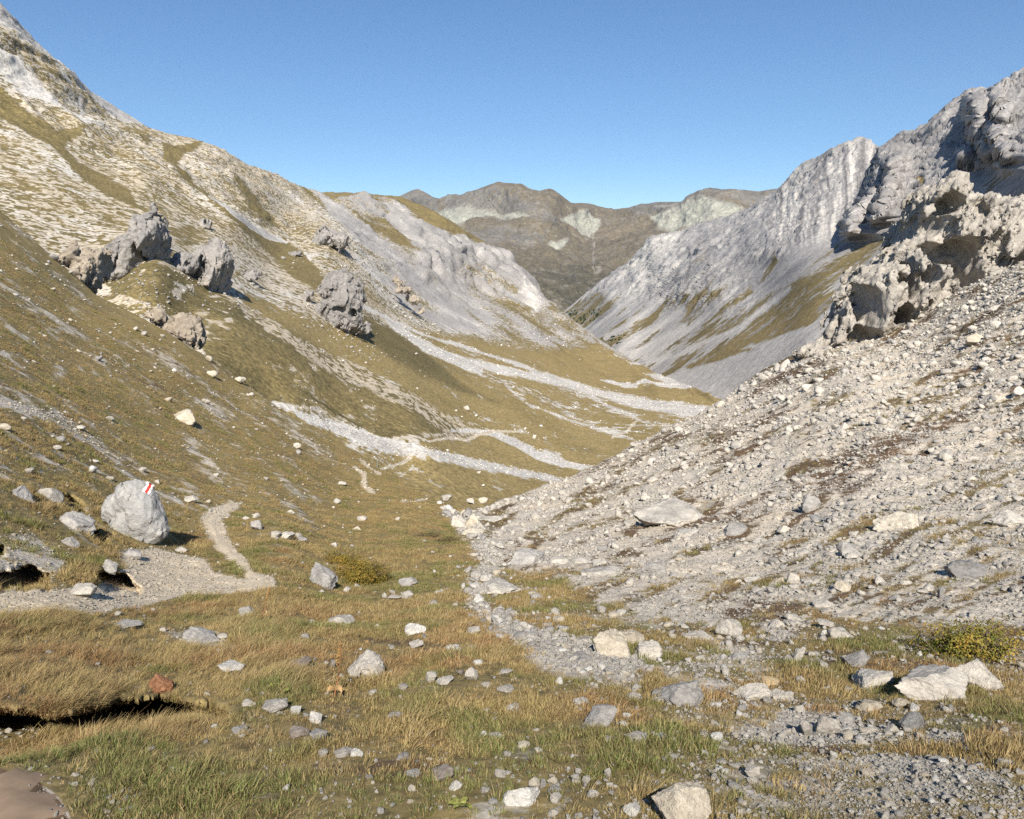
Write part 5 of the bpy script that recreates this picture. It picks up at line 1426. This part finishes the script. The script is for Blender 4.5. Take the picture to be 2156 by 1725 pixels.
def tuft(seed, n, hmin, hmax, rad, wid, lean=0.35, droop=0.5):
    r = np.random.default_rng(seed)
    V, F, A = [], [], []
    for i in range(n):
        a = r.uniform(0, 2 * math.pi); d = rad * math.sqrt(r.random())
        x0, y0 = d * math.cos(a), d * math.sin(a)
        h = r.uniform(hmin, hmax)
        dirx, diry = math.cos(a) * r.uniform(0.1, 0.9) + lean * 1.5, math.sin(a) * r.uniform(0.1, 0.9)
        k = r.uniform(0.25, 0.9) * droop * 1.6
        wa = r.uniform(0, math.pi)
        wx, wy = math.cos(wa), math.sin(wa)
        b0 = len(V)
        br, bb = r.random(), r.random()
        for s in range(4):
            t = s / 3
            w = wid * (1 - t) ** 0.7 * 0.5 + 0.0003
            cx = x0 + dirx * h * k * t ** 1.6
            cy = y0 + diry * h * k * t ** 1.6
            cz = h * (t - 0.28 * k * t ** 2.4)
            V += [(cx - wx * w, cy - wy * w, cz), (cx + wx * w, cy + wy * w, cz)]
            A += [(br, t, bb, 1)] * 2
            if s:
                c = b0 + 2 * s
                F.append((c - 2, c - 1, c + 1, c))
    return mesh_from('grass_tuft', np.array(V) - np.array([0, 0, 0.01]), np.array(F), M_BLADE, True, {'blade': np.array(A)})
TUFTS = proto_collection('tufts', [tuft(i, 34, 0.014, 0.042, 0.06, 0.0032, 0.15) for i in range(4)] + [tuft(10 + i, 40, 0.03, 0.095, 0.06, 0.003, 0.4, 0.95) for i in range(3)] + [tuft(20 + i, 46, 0.025, 0.072, 0.05, 0.0034, 0.05, 0.9) for i in range(2)])

rk_xy = np.array([[r[7][0], r[7][1]] for r in ROCKS if r[9]] + [[mk.location.x, mk.location.y]])
rk_r = np.array([r[8] for r in ROCKS if r[9]] + [0.42])
def off_rocks(P, f=0.85):
    keep = np.ones(len(P), bool)
    for c, r in zip(rk_xy, rk_r):
        keep &= ((P[:, 0] - c[0]) ** 2 + (P[:, 1] - c[1]) ** 2) > (r * f) ** 2
    return keep
area = cell_area(GR['P'])
Yg = GR['P'][..., 1]
gcov = GR['cover']
inview = (GR['px'] > -260) & (GR['px'] < 2420) & (Yg > 0.9) & (Yg < 62)
gm = np.clip((gcov[..., 0] - 0.45) * 2.2, 0, 1) * (1 - 0.75 * np.clip((gcov[..., 3] - 0.35) * 2.5, 0, 1))
patch = fbm(GR['P'], 0.7, 4, 0.6, 41)
gw = area * gm * (5.0 / np.clip(Yg, 4, 99)) ** 1.25 * inview * (0.42 + 1.2 * sstep(-0.15, 0.25, patch))
lush = poly(GR['px'], GR['py'], [(-300, 1270), (150, 1290), (420, 1260), (600, 1300), (640, 1420), (560, 1560), (620, 1760), (-300, 1900)], 60)
gw = gw * (1 + 0.3 * lush)
for pts_, a_ in RECESS: gw = gw * (1 - poly(GR['px'], GR['py'], pts_, 4) * poly(GR['px'], GR['py'] + (40 if a_ > 0.15 else 4), [(q_[0], q_[1]) for q_ in pts_], 12))
N = int(min(200000, gw.sum() * 800))
rng = np.random.default_rng(3)
P, px, py, (i, j) = sample(GR, gw, N, rng)
k = off_rocks(P)
P, px, py, i, j = P[k], px[k], py[k], i[k], j[k]
n = len(P)
lu = lush[i, j]
hue = gcov[i, j, 1]
green = sstep(0.0, 0.32, fbm(P, 0.9, 3, 0.5, 51) + 0.25 * fbm(P, 4, 2, 0.5, 52)) * (rng.random(n) < 0.8)
palette = np.array([(0.250, 0.188, 0.080), (0.310, 0.232, 0.105), (0.200, 0.165, 0.062), (0.235, 0.165, 0.078)])
t = palette[rng.integers(0, 4, n)] * (1.05 + 0.6 * rng.random(n))[:, None] * (0.85 + 0.45 * np.clip(hue, 0, 1))[:, None]
brownp = (sstep(0.05, 0.35, fbm(P, 1.3, 3, 0.55, 57)) * (rng.random(n) < 0.85))[:, None]
t = t * (1 - brownp) + np.array((0.30, 0.185, 0.085)) * (0.9 + 0.5 * rng.random(n))[:, None] * brownp
t = t * (1 - green[:, None]) + np.array((0.150, 0.178, 0.052)) * (0.85 + 0.5 * rng.random(n))[:, None] * green[:, None]
tall = (rng.random(n) < 0.06 + 0.35 * lu)
isg = (green > 0.5) & (rng.random(n) < 0.7)
idx = np.where(isg, 7 + rng.integers(0, 2, n), np.where(tall, 4 + rng.integers(0, 3, n), rng.integers(0, 4, n)))
s = (0.62 + 0.5 * sstep(-0.1, 0.3, fbm(P, 0.7, 4, 0.6, 41))) * (np.clip(P[:, 1], 3.2, 99) / 4.5) ** 0.36 * rng.uniform(0.65, 1.15, n) * (1 - 0.05 * lu)
s *= np.where(P[:, 1] > 12, np.clip(12 / P[:, 1], 0.55, 1) ** 0.3, 1)
rot = np.stack([rng.normal(0, 0.08, n), rng.normal(0, 0.08, n), rng.normal(0.2, 0.95, n)], -1)
scatter('grass', P, rot, np.stack([s, s, s * rng.uniform(0.75, 1.15, n)], -1), idx, TUFTS, np.concatenate([t, np.ones((n, 1))], 1))
print('tufts', n)

# ------------------------------------------------------------------ rubble, gravel
PEB = proto_collection('pebbles', [mesh_from('pebble', *rock_verts(2, 500 + i, 9, 0.42, 0.06), TONE[t], False) for i, t in enumerate(['lime', 'lime', 'lime', 'grey', 'lime', 'cream', 'white', 'lime', 'grey', 'lime'])])
def strew(name, layer, w, n, smin, smax, power, seed, choose=None, flat=0.7, sink=0.18, avoid=False):
    rng = np.random.default_rng(seed)
    P, px, py, ij = sample(layer, w, n, rng)
    if avoid:
        k = off_rocks(P, 0.6); P, px, py = P[k], px[k], py[k]
    n = len(P)
    u = rng.random(n)
    a = 1 - power
    sp = (smin ** a + u * (smax ** a - smin ** a)) ** (1 / a)
    s = sp * P[:, 1] / FPX
    P = P.copy(); P[:, 2] += s * (0.5 - sink) * flat
    idx = rng.integers(0, 10, n) if choose is None else np.array(choose)[rng.integers(0, len(choose), n)]
    scl = np.stack([s * rng.uniform(0.8, 1.3, n), s * rng.uniform(0.7, 1.1, n), s * flat * rng.uniform(0.7, 1.2, n)], -1)
    rot = np.stack([rng.normal(0, 0.25, n), rng.normal(0, 0.25, n), rng.uniform(0, 6.28, n)], -1)
    return scatter(name, P, rot, scl, idx, PEB)
cp = cell_px(GR) * ((GR['px'] > -200) & (GR['px'] < 2360) & (Yg > 1) & (GR['py'] < 1900))
D = gr_polys(GR['px'] + 9 * fbm(GR['P'], 3, 4, 0.6, 3.0), GR['py'] + 7 * fbm(GR['P'], 3, 4, 0.6, 4.0))
bare = np.clip(1 - gcov[..., 0] * 1.3, 0, 1) * (1 - 0.7 * np.clip(gcov[..., 3] * 2 - 0.6, 0, 1))
clump = sstep(-0.2, 0.35, fbm(GR['P'], 1.6, 4, 0.6, 61))
strew('rubble', GR, cp * D['rubble'] * (0.12 + bare) * (0.20 + 1.2 * clump ** 2), 90000, 1.9, 24, 3.15, 71, [0, 1, 2, 4, 7, 9, 7, 3, 0, 1], avoid=True)
strew('gully_stones', GR, cp * D['gully'] * (0.08 + bare) * (0.15 + clump), 3000, 2.6, 26, 2.6, 72, [0, 1, 2, 4, 7, 9, 6, 3], avoid=True)
strew('gravel', GR, cp * D['gravel'] * bare, 5200, 2.0, 10, 2.6, 73, [0, 1, 2, 6, 6, 7, 6], avoid=True)
strew('path_gravel', GR, cp * np.maximum(D['path'] * (GR['py'] < 1500), 0.7 * D['scar']), 14000, 1.4, 9, 3.0, 74, [5, 5, 5, 5, 0, 5], 0.6)
turf = cp * np.clip(gcov[..., 0] - 0.4, 0, 1) * (1 - D['path'])
strew('scattered_pebbles', GR, turf * (0.1 + sstep(0.1, 0.5, fbm(GR['P'], 2.5, 4, 0.6, 62))) * (0.35 + sstep(1150, 1450, GR['py'])), 4600, 3.4, 20, 2.7, 75, None)
spl = poly(GR['px'], GR['py'], [(985, 1165), (1250, 1240), (1900, 1310), (2500, 1310), (2500, 1790), (1620, 1790), (1330, 1600), (1150, 1440), (1020, 1340), (940, 1260)], 70)
strew('loose_rubble', GR, cp * spl * np.clip(1.15 - gcov[..., 0] * 1.2, 0.03, 1) * (1 - D['rubble']), 14000, 2.4, 26, 2.85, 78, [0, 1, 2, 4, 7, 9, 6, 5, 3], avoid=True)
earthw = poly(GR['px'], GR['py'], [(-100, 1630), (70, 1640), (150, 1720), (160, 1780), (-100, 1780)], 12)
strew('earth_pebbles', GR, cp * earthw, 260, 3.0, 14, 2.8, 80, [5, 0, 3, 8])
lf = sstep(0, 200, 860 - GR['px']) * (GR['py'] < 1120)
strew('slope_pebbles', GR, cp * lf * (0.12 + bare), 1700, 2.2, 9, 3.0, 76, None, 0.55)
wd = np.zeros(VM['px'].shape)
for nm_, Y_, h_, b_, q_, m_, wl_, a_, l_, f_ in CR:
    if Y_ < 100: continue
    x0_ = np.mean([k_[0] for k_ in b_]); y0_ = max(k_[1] + k_[3] * 0.8 for k_ in b_); sx_ = 0.6 * (max(k_[0] + k_[2] for k_ in b_) - min(k_[0] - k_[2] for k_ in b_))
    wd += np.exp(-((VM['px'] - x0_ - 0.25 * sx_) / sx_) ** 2 - ((VM['py'] - y0_ - 0.2 * sx_ - 0.35 * (VM['px'] - x0_)) / (0.4 * sx_ + 3)) ** 2)
strew('crag_debris', VM, cell_px(VM) * wd, 700, 2.0, 9.0, 2.6, 79, [3, 8, 0, 3, 8, 1])
vb = (VM['py'] > 690) * np.clip(0.75 - VM['cover'][..., 0] - VM['cover'][..., 3], 0, 1) * (VM['py'] > 640) * (VM['px'] > 520)
strew('stream_rubble', VM, cell_px(VM) * vb, 3600, 1.5, 4.5, 3.0, 77, [6, 6, 0, 1, 6, 2])
# ------------------------------------------------------------------ shrubs and plants
def leaf_mat(name, stops, transl=0.3):
    m, nt, b = new_mat(name)
    q = NB(nt)
    at = q.n('ShaderNodeAttribute', attribute_name='leaf')
    sp = q.n('ShaderNodeSeparateColor'); nt.links.new(at.outputs['Color'], sp.inputs[0])
    col = q.ramp(sp.outputs[0], stops)
    nt.links.new(col, b.inputs['Base Color'])
    b.inputs['Roughness'].default_value = 0.55
    tr = q.n('ShaderNodeBsdfTranslucent'); nt.links.new(col, tr.inputs['Color'])
    mx = q.n('ShaderNodeMixShader'); mx.inputs[0].default_value = transl
    nt.links.new(b.outputs[0], mx.inputs[1]); nt.links.new(tr.outputs[0], mx.inputs[2])
    nt.links.new(mx.outputs[0], [n for n in nt.nodes if n.type == 'OUTPUT_MATERIAL'][0].inputs['Surface'])
    return m
def plain_mat(name, c, rough=0.8, sc=30):
    m, nt, b = new_mat(name)
    q = NB(nt)
    n = q.noise(q.n('ShaderNodeTexCoord').outputs['Object'], sc, 7, 0.7)
    v = q.range(n, 0.3, 0.7, 0.75, 1.2)
    vv = q.n('ShaderNodeCombineColor')
    for i in range(3): nt.links.new(v, vv.inputs[i])
    nt.links.new(q.mix(1.0, (*c, 1), vv.outputs[0], 'MULTIPLY'), b.inputs['Base Color'])
    b.inputs['Roughness'].default_value = rough
    return m
M_STEM = plain_mat('woody_stem', (0.16, 0.115, 0.085))

def tube(pts, r0, r1, k=5):
    """A tapered tube along points: vertices and quads."""
    pts = np.array(pts, float); n = len(pts)
    V, F = [], []
    for i, p in enumerate(pts):
        t = pts[min(i + 1, n - 1)] - pts[max(i - 1, 0)]
        t /= np.linalg.norm(t) + 1e-9
        a = np.cross(t, [0.31, 0.77, 0.2]); a /= np.linalg.norm(a)
        b = np.cross(t, a)
        r = r0 + (r1 - r0) * i / (n - 1)
        for j in range(k):
            w = 2 * math.pi * j / k
            V.append(p + r * (math.cos(w) * a + math.sin(w) * b))
    for i in range(n - 1):
        for j in range(k):
            F.append((i * k + j, i * k + (j + 1) % k, (i + 1) * k + (j + 1) % k, (i + 1) * k + j))
    return np.array(V), np.array(F)
def join(parts):
    V, F, o = [], [], 0
    for v, f in parts:
        V.append(v); F.append(f + o); o += len(v)
    return np.concatenate(V), np.concatenate(F)

def shrub(name, px, pb, wpx, hpx, depth, n, leaf, mat, label, group, seed, gaps=0.0, twigs=24, lean=0.0):
    r = np.random.default_rng(seed)
    C = ground_at(px, pb - 0.16 * wpx)
    m = float(C[1]) / FPX
    a, h, d = 1.35 * wpx * m / 2, 1.1 * hpx * m, 1.35 * wpx * m / 2 * depth
    root = empty(name, C)
    tag(root, label, 'shrub', group)
    # outline of the crown: a low uneven cushion
    P = []
    while len(P) < n:
        q = r.normal(size=(n * 3, 3)); q /= np.linalg.norm(q, axis=1, keepdims=True)
        q[:, 2] = np.abs(q[:, 2])
        rad = r.random(n * 3) ** 0.35
        lump = 0.78 + 0.75 * fbm(q + seed, 0.7, 3, 0.55, seed)
        p = q * (rad * lump)[:, None]
        keep = fbm(p + 3.3 * seed, 0.30, 3, 0.55, seed + 1) > (-0.55 + gaps)
        P += list(p[keep])
    P = np.array(P[:n])
    tone = np.clip(0.5 + 0.9 * fbm(P, 0.5, 3, 0.5, seed + 2) + r.normal(0, 0.17, n), 0, 1)
    X = P * np.array([a, d, h]); X[:, 2] += 0.015
    gx = C[0] + X[:, 0]; gy = C[1] + X[:, 1]
    # follow the fall of the ground
    pp = proj(np.stack([gx, gy, np.full(n, C[2])], -1))
    slope = (ground_at(px, pb)[2] - C[2]) / (ground_at(px, pb)[1] - C[1] - 1e-6)
    X[:, 2] += slope * X[:, 1] * 0.9
    nrm = P / (np.linalg.norm(P, axis=1, keepdims=True) + 1e-9) + r.normal(0, 0.55, (n, 3))
    nrm /= np.linalg.norm(nrm, axis=1, keepdims=True)
    t = np.cross(nrm, r.normal(size=(n, 3))); t /= np.linalg.norm(t, axis=1, keepdims=True)
    b = np.cross(nrm, t)
    L = leaf * r.uniform(0.7, 1.3, n)[:, None]
    V = np.stack([X - t * L * 0.6, X + b * L * 0.34 + nrm * L * 0.1, X + t * L * 0.6, X - b * L * 0.34 + nrm * L * 0.1], 1).reshape(-1, 3)
    F = np.arange(4 * n).reshape(n, 4)
    A = np.stack([tone, r.random(n), r.random(n), np.ones(n)], -1).repeat(4, 0)
    link('foliage', mesh_from('foliage', V, F, mat, True, {'leaf': A}), root)
    tw = []
    for i in range(twigs):
        w = r.uniform(0, 2 * math.pi); e = r.uniform(0.35, 0.95)
        p1 = np.array([math.cos(w) * a * e, math.sin(w) * d * e, h * r.uniform(0.25, 0.85)])
        p1[2] += slope * p1[1]
        p0 = np.array([p1[0] * 0.25, p1[1] * 0.25, -0.02 + slope * p1[1] * 0.25])
        mid = (p0 + p1) / 2 + r.normal(0, 0.03, 3)
        tw.append(tube([p0, mid, p1, p1 + r.normal(0, 0.03, 3)], 0.006, 0.0018, 4))
    link('stem', mesh_from('stem', *join(tw), M_STEM), root)
    return root
YG = [(0.0, (0.11, 0.075, 0.020)), (0.3, (0.17, 0.135, 0.028)), (0.6, (0.27, 0.21, 0.040)), (0.85, (0.36, 0.24, 0.045)), (1.0, (0.38, 0.20, 0.04))]
YY = [(0.0, (0.13, 0.15, 0.030)), (0.35, (0.22, 0.20, 0.045)), (0.65, (0.36, 0.27, 0.055)), (1.0, (0.42, 0.25, 0.05))]
OL = [(0.0, (0.07, 0.065, 0.028)), (0.5, (0.14, 0.125, 0.05)), (1.0, (0.22, 0.17, 0.065))]
M_YG, M_YY, M_OL = leaf_mat('olive_gold_leaves', YG), leaf_mat('yellow_leaves', YY), leaf_mat('dull_olive_leaves', OL)
shrub('willow_shrub', 762, 1250, 128, 66, 0.75, 9500, 0.017, M_YG, 'dense olive and gold dwarf shrub in the grass behind a tilted grey block', 'low shrubs on the slopes', 3)
shrub('willow_shrub', 718, 1205, 82, 36, 0.8, 3600, 0.017, M_YG, 'lower olive brown end of the dwarf shrub, uphill of its dense crown', 'low shrubs on the slopes', 4)
shrub('yellow_shrub', 2030, 1420, 215, 84, 0.7, 5200, 0.017, M_YY, 'loose dwarf shrub of bright yellow leaves behind rough pale boulders', 'low shrubs on the slopes', 5, 0.40, 60)
shrub('low_shrub', 905, 1142, 60, 14, 0.9, 1500, 0.018, M_OL, 'flat dull olive shrub mat in the grass, uphill one of two', 'low shrubs on the slopes', 6)
shrub('low_shrub', 942, 1156, 56, 16, 0.9, 1500, 0.018, M_OL, 'flat dull olive shrub mat in the grass, downhill one of two', 'low shrubs on the slopes', 7)
shrub('low_shrub', 1000, 1146, 34, 12, 0.9, 700, 0.018, M_OL, 'small olive shrub at the edge of the stony gully', 'low shrubs on the slopes', 8)
shrub('low_shrub', 2080, 1010, 60, 16, 0.9, 1400, 0.02, M_OL, 'grey green shrub mat alone high on the rubble slope', 'low shrubs on the slopes', 9)
shrub('low_shrub', 1100, 1190, 30, 9, 0.9, 500, 0.018, M_OL, 'small green tussock on the grey bedrock block by the gully', 'low shrubs on the slopes', 10)

# dried dock: a brown stalk with a seed head and curled tan leaves
M_DOCK = leaf_mat('dry_tan_leaf', [(0.0, (0.36, 0.20, 0.085)), (0.5, (0.52, 0.33, 0.15)), (1.0, (0.62, 0.44, 0.24))])
M_STALK = plain_mat('dry_red_stalk', (0.30, 0.14, 0.065))
M_SEED = plain_mat('dry_seeds', (0.33, 0.20, 0.075))
def leaf_sheet(L, W, curl, fold, n=6):
    V, F = [], []
    for i in range(n + 1):
        t = i / n
        w = W * math.sin(math.pi * min(0.97, 0.06 + 0.9 * t)) ** 0.7
        ang = curl * t * t
        x = L * (t if abs(curl) < 0.01 else math.sin(ang) / max(curl * t, 1e-3) if t > 0 else 0)
        z = -L * t * (1 - math.cos(ang)) / max(ang, 1e-3) if t > 0 else 0
        for j in range(5):
            s = (j - 2) / 2
            V.append((x, s * w * 0.5 * math.cos(fold * abs(s)), z + abs(s) * w * 0.5 * math.sin(fold) + 0.004 * math.sin(5 * t + 3 * s)))
    for i in range(n):
        for j in range(4):
            F.append((i * 5 + j, i * 5 + j + 1, i * 5 + j + 6, i * 5 + j + 5))
    return np.array(V), np.array(F)
def dock(px0, pb, px1, pt, leaves, label, seed, mleaf, wide=1.0):
    r = np.random.default_rng(seed)
    A = ground_at(px0, pb)
    m = float(A[1]) / FPX
    B = unproj(px1, pt, A[1]) - A
    root = empty('dock_plant', A)
    tag(root, label, 'plant', 'dry stalks in the grass')
    pts = [B * t + np.array([0.012 * math.sin(3 * t), 0.01 * math.sin(5 * t), 0]) - np.array([0, 0, 0.02 * (t == 0)]) for t in np.linspace(0, 1, 8)]
    link('stalk', mesh_from('stalk', *tube(pts, 0.0042, 0.0016, 6), M_STALK), root)
    sd = []
    V0, F0 = ICO[2]
    for i in range(46):
        t = 0.56 + 0.44 * r.random() ** 0.8
        c = B * t + r.normal(0, 0.006 * (1.25 - t) * 2, 3)
        sd.append((V0[:, :] * 0.0042 * r.uniform(0.6, 1.2) * np.array([1, 1, 1.3]) + c, F0))
    link('seed_head', mesh_from('seed_head', *join(sd), M_SEED), root)
    for (lx, ly, L, W, curl, yaw, pitch, roll) in leaves:
        c = unproj(lx, ly, A[1] - 0.01) - A
        V, F = leaf_sheet(L * m, W * m, curl, 0.5)
        A_ = np.stack([np.clip(r.normal(0.6, 0.22, len(V)), 0, 1), 0 * V[:, 0], 0 * V[:, 0], np.ones(len(V))], -1)
        o = link('leaf', mesh_from('leaf', V, F, mleaf, True, {'leaf': A_}), root)
        o.location = c
        o.rotation_euler = (roll, pitch, yaw)
    return root
dock(702, 1464, 717, 1352, [(703, 1448, 20, 17, 0.8, 2.6, 0.5, 1.2), (705, 1446, 22, 18, 1.0, 0.4, 0.6, -1.1), (711, 1420, 20, 15, 1.4, 0.3, -0.5, -0.8), (713, 1408, 16, 11, 2.0, 2.9, -0.6, 0.7), (715, 1402, 15, 9, 1.8, 0.1, -0.2, -0.5)],
     'dried dock with curled tan leaves and brown seed head in the grass', 3, M_DOCK)
dock(545, 1306, 568, 1238, [(548, 1296, 14, 6, 1.2, 2.6, 0.4, 0.8), (556, 1282, 16, 6, 1.6, 0.6, 0.9, -0.6), (560, 1290, 12, 6, 1.2, 1.0, 0.6, 0.4)], 'thin reddish dried stalk beside the trail in the grass', 4, M_DOCK)
M_LEAFG = leaf_mat('thistle_leaf', [(0.0, (0.16, 0.17, 0.04)), (1.0, (0.42, 0.42, 0.13))])
def rosette(px, pb, R, n, label, seed, mat, cat='plant', nm='thistle'):
    r = np.random.default_rng(seed)
    A = ground_at(px, pb)
    m = float(A[1]) / FPX
    root = empty(nm, A)
    tag(root, label, cat, 'small leafy plants in the turf')
    for i in range(n):
        V, F = leaf_sheet(R * m * r.uniform(0.7, 1.1), R * m * 0.42, r.uniform(0.3, 0.9), 0.3, 7)
        V[:, 1] *= np.repeat(1 + 0.5 * (np.arange(8) % 2), 5)
        A_ = np.stack([np.clip(r.normal(0.5, 0.25, len(V)), 0, 1), 0 * V[:, 0], 0 * V[:, 0], np.ones(len(V))], -1)
        o = link('leaf', mesh_from('leaf', V, F, mat, True, {'leaf': A_}), root)
        o.rotation_euler = (r.normal(0, 0.2), -r.uniform(0.35, 0.8), i * 2 * math.pi / n + r.normal(0, 0.3))
        o.location = (0, 0, 0.02)
    return root
rosette(968, 1716, 34, 6, 'pale yellow green thistle leaves at the bottom edge of the turf', 5, M_LEAFG)
for k_, (qx, qy) in enumerate([(572, 1452), (590, 1440), (560, 1420), (604, 1464)]):
    rosette(qx, qy, 12, 5, ['small yellow green leafy plant nearest the trampled grass hollow', 'small yellow green leafy plant, uphill of its group', 'small yellow green leafy plant topmost in its group', 'small yellow green leafy plant lowest in its group'][k_], 30 + k_, M_LEAFG, 'plant', 'leafy_plant')

# ------------------------------------------------------------------ waymark post, summit cairn
M_POST = plain_mat('weathered_blue_grey_post', (0.20, 0.25, 0.27))
A = unproj(795, 984, VM['tps'](795, 984))
root = empty('waymark_post', A)
tag(root, 'thin blue grey waymark post beside the trail fork on the turf', 'post')
link('pole', mesh_from('pole', *tube([(0, 0, -0.3), (0, 0, 0.6), (0, 0, 1.35)], 0.075, 0.065, 8), M_POST), root)
link('cap', mesh_from('cap', *tube([(0, 0, 1.351), (0, 0, 1.40), (0, 0, 1.50)], 0.08, 0.012, 8), plain_mat('pale_cap', (0.55, 0.55, 0.5))), root)
A = unproj(779, 413, VM['tps'](779, 413))
root = empty('summit_cairn', A)
tag(root, 'tiny stone cairn with a pole on the rounded grassy hilltop', 'cairn')
for k_ in range(9):
    o = link('stone', BASE3[k_ % len(BASE3)], root)
    lv = k_ // 4
    o.location = (0.8 * math.cos(k_ * 1.7) * (1 - lv * 0.35), 0.8 * math.sin(k_ * 1.7) * (1 - lv * 0.35), 0.3 + lv * 0.8)
    o.scale = (1.3 - 0.3 * lv, 1.2 - 0.3 * lv, 0.9)
link('pole', mesh_from('pole', *tube([(0, 0, 0), (0, 0, 2.5), (0.05, 0, 5.0)], 0.16, 0.10, 6), M_STEM), root)

# ------------------------------------------------------------------ dwarf pines deep in the valley
M_PINE = leaf_mat('dwarf_pine_needles', [(0.0, (0.020, 0.032, 0.014)), (0.6, (0.042, 0.060, 0.026)), (1.0, (0.07, 0.085, 0.035))], 0.1)
def pine_mesh(seed, n=150):
    r = np.random.default_rng(seed)
    q = r.normal(size=(n, 3)); q /= np.linalg.norm(q, axis=1, keepdims=True); q[:, 2] = np.abs(q[:, 2])
    P = q * (r.random(n) ** 0.3 * (0.8 + 0.5 * fbm(q, 0.8, 2, 0.5, seed)))[:, None] * np.array([0.5, 0.5, 0.8])
    t = r.normal(size=(n, 3)); t /= np.linalg.norm(t, axis=1, keepdims=True)
    b = np.cross(q, t)
    L = 0.14
    V = np.stack([P - t * L, P + b * L, P + t * L, P - b * L], 1).reshape(-1, 3)
    A_ = np.stack([np.clip(r.normal(0.5, 0.3, n), 0, 1), 0 * r.random(n), 0 * r.random(n), np.ones(n)], -1).repeat(4, 0)
    return mesh_from('dwarf_pine', V, np.arange(4 * n).reshape(n, 4), M_PINE, True, {'leaf': A_})
PM = [pine_mesh(60 + i) for i in range(4)]
rp = np.random.default_rng(9)
def inside(x, y, pts):
    return float(poly(np.array([x]), np.array([y]), pts, 0.5)[0]) > 0.5
for area_, cnt, lab in (([(1192, 657), (1222, 652), (1268, 652), (1262, 668), (1240, 688), (1214, 682)], 46, 'dark dwarf pine in the upper dark clump where the valley narrows'),
                        ([(1277, 716), (1296, 706), (1320, 706), (1304, 730), (1287, 729)], 20, 'dark dwarf pine in the lower dark clump above the white scree fan')):
    k_ = 0
    while k_ < cnt:
        x, y = rp.uniform(min(p[0] for p in area_), max(p[0] for p in area_)), rp.uniform(min(p[1] for p in area_), max(p[1] for p in area_))
        if not inside(x, y, area_): continue
        P = unproj(x, y, RM['tps'](x, y))
        w = rp.uniform(4.5, 9) * P[1] / FPX
        o = link('dwarf_pine', PM[k_ % 4])
        o.location = P; o.scale = (w, w, w * rp.uniform(0.55, 0.85)); o.rotation_euler = (0, 0, rp.uniform(0, 6.28))
        tag(o, lab, 'pine', 'dwarf pines of the ' + ('upper' if cnt > 30 else 'lower') + ' clump')
        k_ += 1

# ------------------------------------------------------------------ worn trail
M_PATH = terrain_mat('trampled_gravel', 0.16, 0.5, 4, 1.0, GRASS, ROCK, 0.35, 0.012, 0.25, speck=0.035)
def trail(name, pts, n, k=7, lift=0.012):
    """A trodden strip that follows the ground: PTS are (px, py, half width)."""
    pts = np.array(pts, float)
    s = np.concatenate([[0], np.cumsum(np.hypot(*(np.diff(pts[:, :2], axis=0)).T))])
    u = np.linspace(0, s[-1], n)
    c = np.stack([np.interp(u, s, pts[:, i]) for i in range(3)], -1)
    for _ in range(6):
        c[1:-1] = (c[:-2] + 2 * c[1:-1] + c[2:]) / 4
    d = np.gradient(c[:, :2], axis=0); d /= np.linalg.norm(d, axis=1, keepdims=True)
    nn = np.stack([-d[:, 1], d[:, 0]], -1)
    w = c[:, 2] * (1 + 0.25 * np.sin(u / 9.0) + 0.2 * np.sin(u / 4.1 + 1))
    v = np.linspace(-1, 1, k)
    X = c[:, None, 0] + v[None] * w[:, None] * nn[:, None, 0]
    Yp = c[:, None, 1] + v[None] * w[:, None] * nn[:, None, 1]
    P = ground_at(X, Yp)
    P[..., 2] += lift * np.cos(v * 1.9)[None]
    cov = np.stack([0.05 + 0.25 * np.abs(v)[None] ** 4 + 0 * X, 0.4 + 0 * X, 1.0 + 0 * X, 0 * X], -1)
    o = link(name, mesh_from(name, P, grid_faces(n, k), M_PATH, True, {'cover': cov.reshape(-1, 4)}))
    tag(o, kind='structure')
M_EARTH = plain_mat('sandy_earth', (0.31, 0.22, 0.145), 0.95, 7)
def trail_mat(o, m): o.data.materials.clear(); o.data.materials.append(m)
trail('path', [(0, 1645, 60), (10, 1665, 96), (20, 1700, 112), (28, 1780, 128), (30, 1900, 130), (30, 2050, 130)], 60, 31, 0.012)
trail_mat([o for o in bpy.data.objects if o.name.startswith('path') and o.type == 'MESH' and 'gravel' not in o.name][-1], M_EARTH)
trail('path', [(492, 1056, 10), (470, 1082, 7), (442, 1104, 8), (462, 1140, 10), (484, 1170, 12), (520, 1205, 13), (548, 1226, 15), (500, 1246, 10)], 90)
build_haze(HAZE)
